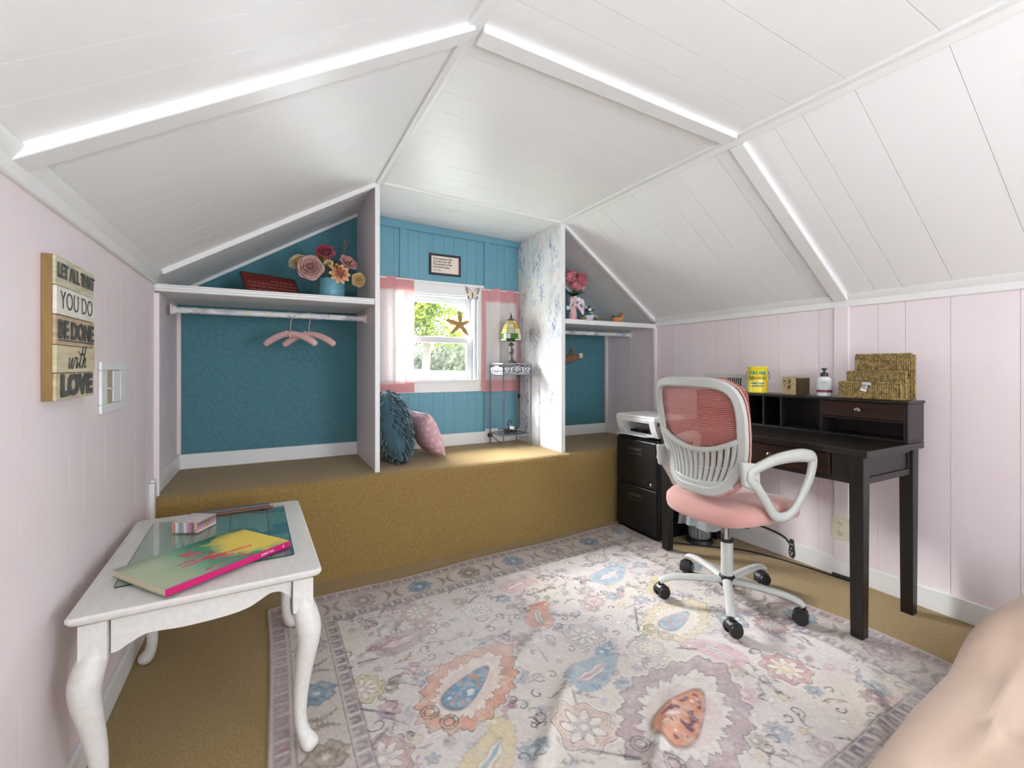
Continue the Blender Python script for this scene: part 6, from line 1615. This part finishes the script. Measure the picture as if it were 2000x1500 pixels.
def liner(u, v):
    a = 2 * PI * u; wr = .006 * math.sin(a * 9 + v * 3) * (.3 + v) + .004 * math.sin(a * 17 + v * 7)
    if v < .55: t = v / .55; r = .06 + (rt_ - .072) * t; z = .03 + (hb - .02) * t
    elif v < .66: t = (v - .55) / .11; r = rt_ - .012 + .022 * t; z = hb + .012 + .010 * math.sin(t * PI)
    else: t = (v - .66) / .34; r = rt_ + .010 + (.034 - .034 * max(0, math.sin(a)) ** 1.5) * t ** .6; z = hb + .012 - .165 * t * (1 + .10 * math.sin(a * 3 + 1)); wr *= 1.3
    return ((r + wr) * math.cos(a), (r + wr) * math.sin(a), z)
MB().grid(liner, 96, 26).build('plastic_liner', lin_m, wb_, ang=180)
cb_ = thing('floor_cable', 'black power cable lying along the right baseboard under the desk', 'cable', (0, 0, 0))
MB().tube(bez([(2.30, 2.10, .0045), (2.52, 1.88, .0045), (2.60, 1.80, .0045), (2.66, 1.66, .0045), (2.69, 1.52, .0045), (2.71, 1.40, .0045), (2.715, 1.32, .0045)], 8), .0042, 8).build('cable', cdm, cb_)
MB().tube([(2.716, 1.35, .012), (2.722, 1.26, .014)], .011, 8).build('connector', cdm, cb_)

# ================================================================== BLUSH FLOOR CUSHION (corner of it in view)
bl = mat('blush_linen', rgb(200, 174, 154), .85, noise=.08, nscale=260, bump=.12, bscale=420, sheen=.3)
fc = thing('floor_cushion', 'big blush tufted floor cushion slumped in the near right corner', 'cushion', (1.82, .03, 0))
TUFT = [(.0, .37), (.50, .30), (-.50, .02), (.02, -.15), (.5, -.2)]
def cush_h(x):       # height of the slumped cushion, rising towards the wall
    return .13 + .10 * smoothstep(-.35, -.05, x) + .16 * smoothstep(.03, .36, x) + .10 * smoothstep(.3, .7, x)
def cush(u, v):
    a = 2 * PI * u; ph = PI * (v - .5)
    c, s = math.cos(a), math.sin(a); e = .50
    cx = math.copysign(abs(c) ** e, c); sy = math.copysign(abs(s) ** e, s)
    cp_ = max(0, math.cos(ph)) ** .5; sp_ = math.copysign(abs(math.sin(ph)) ** .75, math.sin(ph))
    x, y = .85 * cx * cp_, .60 * sy * cp_
    h = cush_h(x); z = h * (.42 + .58 * sp_) if sp_ > 0 else h * .42 * (1 + sp_)
    if sp_ > -.1:
        for tx, ty in TUFT:
            d = math.hypot(x - tx, y - ty); th = math.atan2(y - ty, x - tx)
            z -= .085 * math.exp(-(d / .050) ** 2) + .020 * math.exp(-(d / .18) ** 2)
            wr = abs(math.sin(th * 3.5 + tx * 5 + .8 * math.sin(th * 2))); z += (.022 * (1 - wr) ** 2.2 - .006) * math.exp(-((d - .13) / .13) ** 2)
        z += .006 * math.sin(x * 11 + y * 7) + .004 * math.sin(x * 23 - y * 17) + .005 * math.sin(y * 31 + 2.5 * math.sin(x * 6))
    return (x, y, max(z, 0.0))
MB().grid(cush, 150, 80).build('cover', bl, fc, ang=180)

# ================================================================== OUTSIDE THE WINDOW
gm = mat('lawn_grass', rgb(120, 140, 84), .95, noise=.4, nscale=3)
lawn = struct(MB().box(-60, 60, YW + .4, 90, -3.3, -3.2).build('ground_lawn', gm, smooth=False))
bark = mat('tree_bark', rgb(64, 57, 49), .9, noise=.4, nscale=12, bump=.5)
def tree(name, label, x, y, zc, R, col, n, seed, leaf=.16, base_r=.16, squash=.85):
    t = thing(name, label, 'tree', (x, y, -3.2), group='trees outside the window')
    rg = random.Random(seed); h = zc + 3.2
    MB().tube(bez([(0, 0, 0), (rg.uniform(-.1, .1), 0, h * .4), (rg.uniform(-.2, .2), rg.uniform(-.2, .2), h * .95)], 6), lambda q: base_r * (1 - .65 * q), 8).build('trunk', bark, t)
    b = MB()
    lobes = [(Vector((rg.uniform(-.6, .6), rg.uniform(-.6, .6), rg.uniform(-.5, .5))) * R, rg.uniform(.4, .62) * R) for _ in range(9)]
    for k in range(n):
        c, r = rg.choice(lobes); d = Vector((rg.gauss(0, 1), rg.gauss(0, 1), rg.gauss(0, 1))).normalized()
        p = c + d * r * rg.uniform(.6, 1.0); p.z *= squash; p += Vector((0, 0, h))
        ax = (d + Vector((rg.uniform(-1, 1), rg.uniform(-1, 1), rg.uniform(-1, .4)))).normalized(); s = ax.orthogonal().normalized(); q = ax.cross(s); L = leaf * rg.uniform(.6, 1.1)
        b.add([p, p + s * L * .5 + q * L * .28, p + s * L, p + s * L * .5 - q * L * .28], [(0, 1, 2, 3)])
    o = b.build('foliage', thin_mat('leaf_' + name, rgb(*col), .5), t, smooth=False); o['kind'] = 'stuff'
tree('maple_tree', 'bright yellow-green tree close outside the upper window sash', 2.35, 7.6, 2.15, .80, (70, 80, 30), 7500, 1, .085)
tree('dark_tree', 'dark green tree at the left edge of the upper window sash', 2.25, 9.8, 2.4, 1.0, (34, 46, 38), 3600, 2, .11)
tree('oak_tree', 'grey-green tree filling the lower window sash', 4.2, 12.5, .2, 1.9, (48, 52, 46), 4200, 3, .2)
tree('elm_tree', 'pale green tree behind the starfish on the right of the window', 5.6, 12.0, .6, 1.7, (54, 57, 46), 3600, 4, .2)
hg = thing('tall_hedge', 'hazy grey-green wall of tall hedge closing the yard, seen low through the window', 'hedge', (0, 16, -3.2))
hedge_m = thin_mat('hedge_leaf', rgb(66, 74, 62), .35)
def hedge_pt(u, v):
    x = -14 + 34 * u; a = PI * v; n1_ = math.sin(x * 1.7) * .35 + math.sin(x * 4.1 + v * 5) * .2 + math.sin(x * 9.7 - v * 13) * .12
    h = 5.5 + .5 * math.sin(x * .8 + 1) + .3 * math.sin(x * 2.3)
    return (x, -1.2 * math.cos(a) - n1_ * math.sin(a), h * math.sin(a) ** .35 + .15 * n1_)
MB().grid(hedge_pt, 260, 24).build('core', hedge_m, hg, ang=180)
b = MB(); rg = random.Random(77)
for k in range(9000):
    u = rg.uniform(.40, .85); P_h = Vector(hedge_pt(u, rg.uniform(.05, .6))); d = Vector((rg.uniform(-1, 1), rg.uniform(-1.2, -.1), rg.uniform(-.6, .8))).normalized(); s = d.orthogonal().normalized(); L = rg.uniform(.10, .2)
    b.add([P_h, P_h + d * L * .5 + s * L * .3, P_h + d * L, P_h + d * L * .5 - s * L * .3], [(0, 1, 2, 3)])
o = b.build('foliage', thin_mat('hedge_leaf_pale', rgb(82, 90, 74), .4), hg, smooth=False); o['kind'] = 'stuff'
tk = thing('tree_trunk', 'thick olive-grey tree trunk beside the right window jamb', 'tree', (2.72, 6.3, -3.2))
MB().tube(bez([(0, 0, 0), (.03, .02, 2.2), (.02, 0, 4.6), (-.05, .03, 7.5)], 8), lambda q: .12 * (1 - .25 * q), 14).build('trunk', mat('olive_bark', rgb(66, 62, 48), .9, noise=.4, nscale=10, bump=.6, bscale=25), tk)
pwm = mat('white_roof', rgb(226, 226, 222), .6); pst = mat('pale_post', rgb(120, 118, 112), .6)
for i, (x, y, lb) in enumerate(((3.05, 9.6, 'taller white porch post seen through the lower sash'), (3.95, 10.8, 'shorter white porch post right of the taller one'))):
    o = MB().box(-.06, .06, -.06, .06, 0, 4.15 - i * .1).box(-.08, .08, -.08, .08, 0, .1).box(-.08, .08, -.08, .08, 4.05 - i * .1, 4.15 - i * .1).build('porch_post', pst, None, bevel=.01, smooth=False); o.location = (x, y, -3.2); tag(o, lb, 'post', 'porch posts outside')
rf = thing('porch_roof', 'flat white porch roof just below the window sill', 'roof', (0, 0, 0))
MB().box(-2.4, 2.3, 3.75, 7.2, 1.0, 1.085).build('deck', pwm, rf, bevel=.01, smooth=False)
MB().box(-2.45, 2.35, 7.2, 7.28, .98, 1.10).build('gutter', pwm, rf, bevel=.01, smooth=False)
for x in (-2.3, 2.2): MB().box(x - .06, x + .06, 7.0, 7.12, -3.2, 1.0).build('post', pwm, rf, smooth=False)
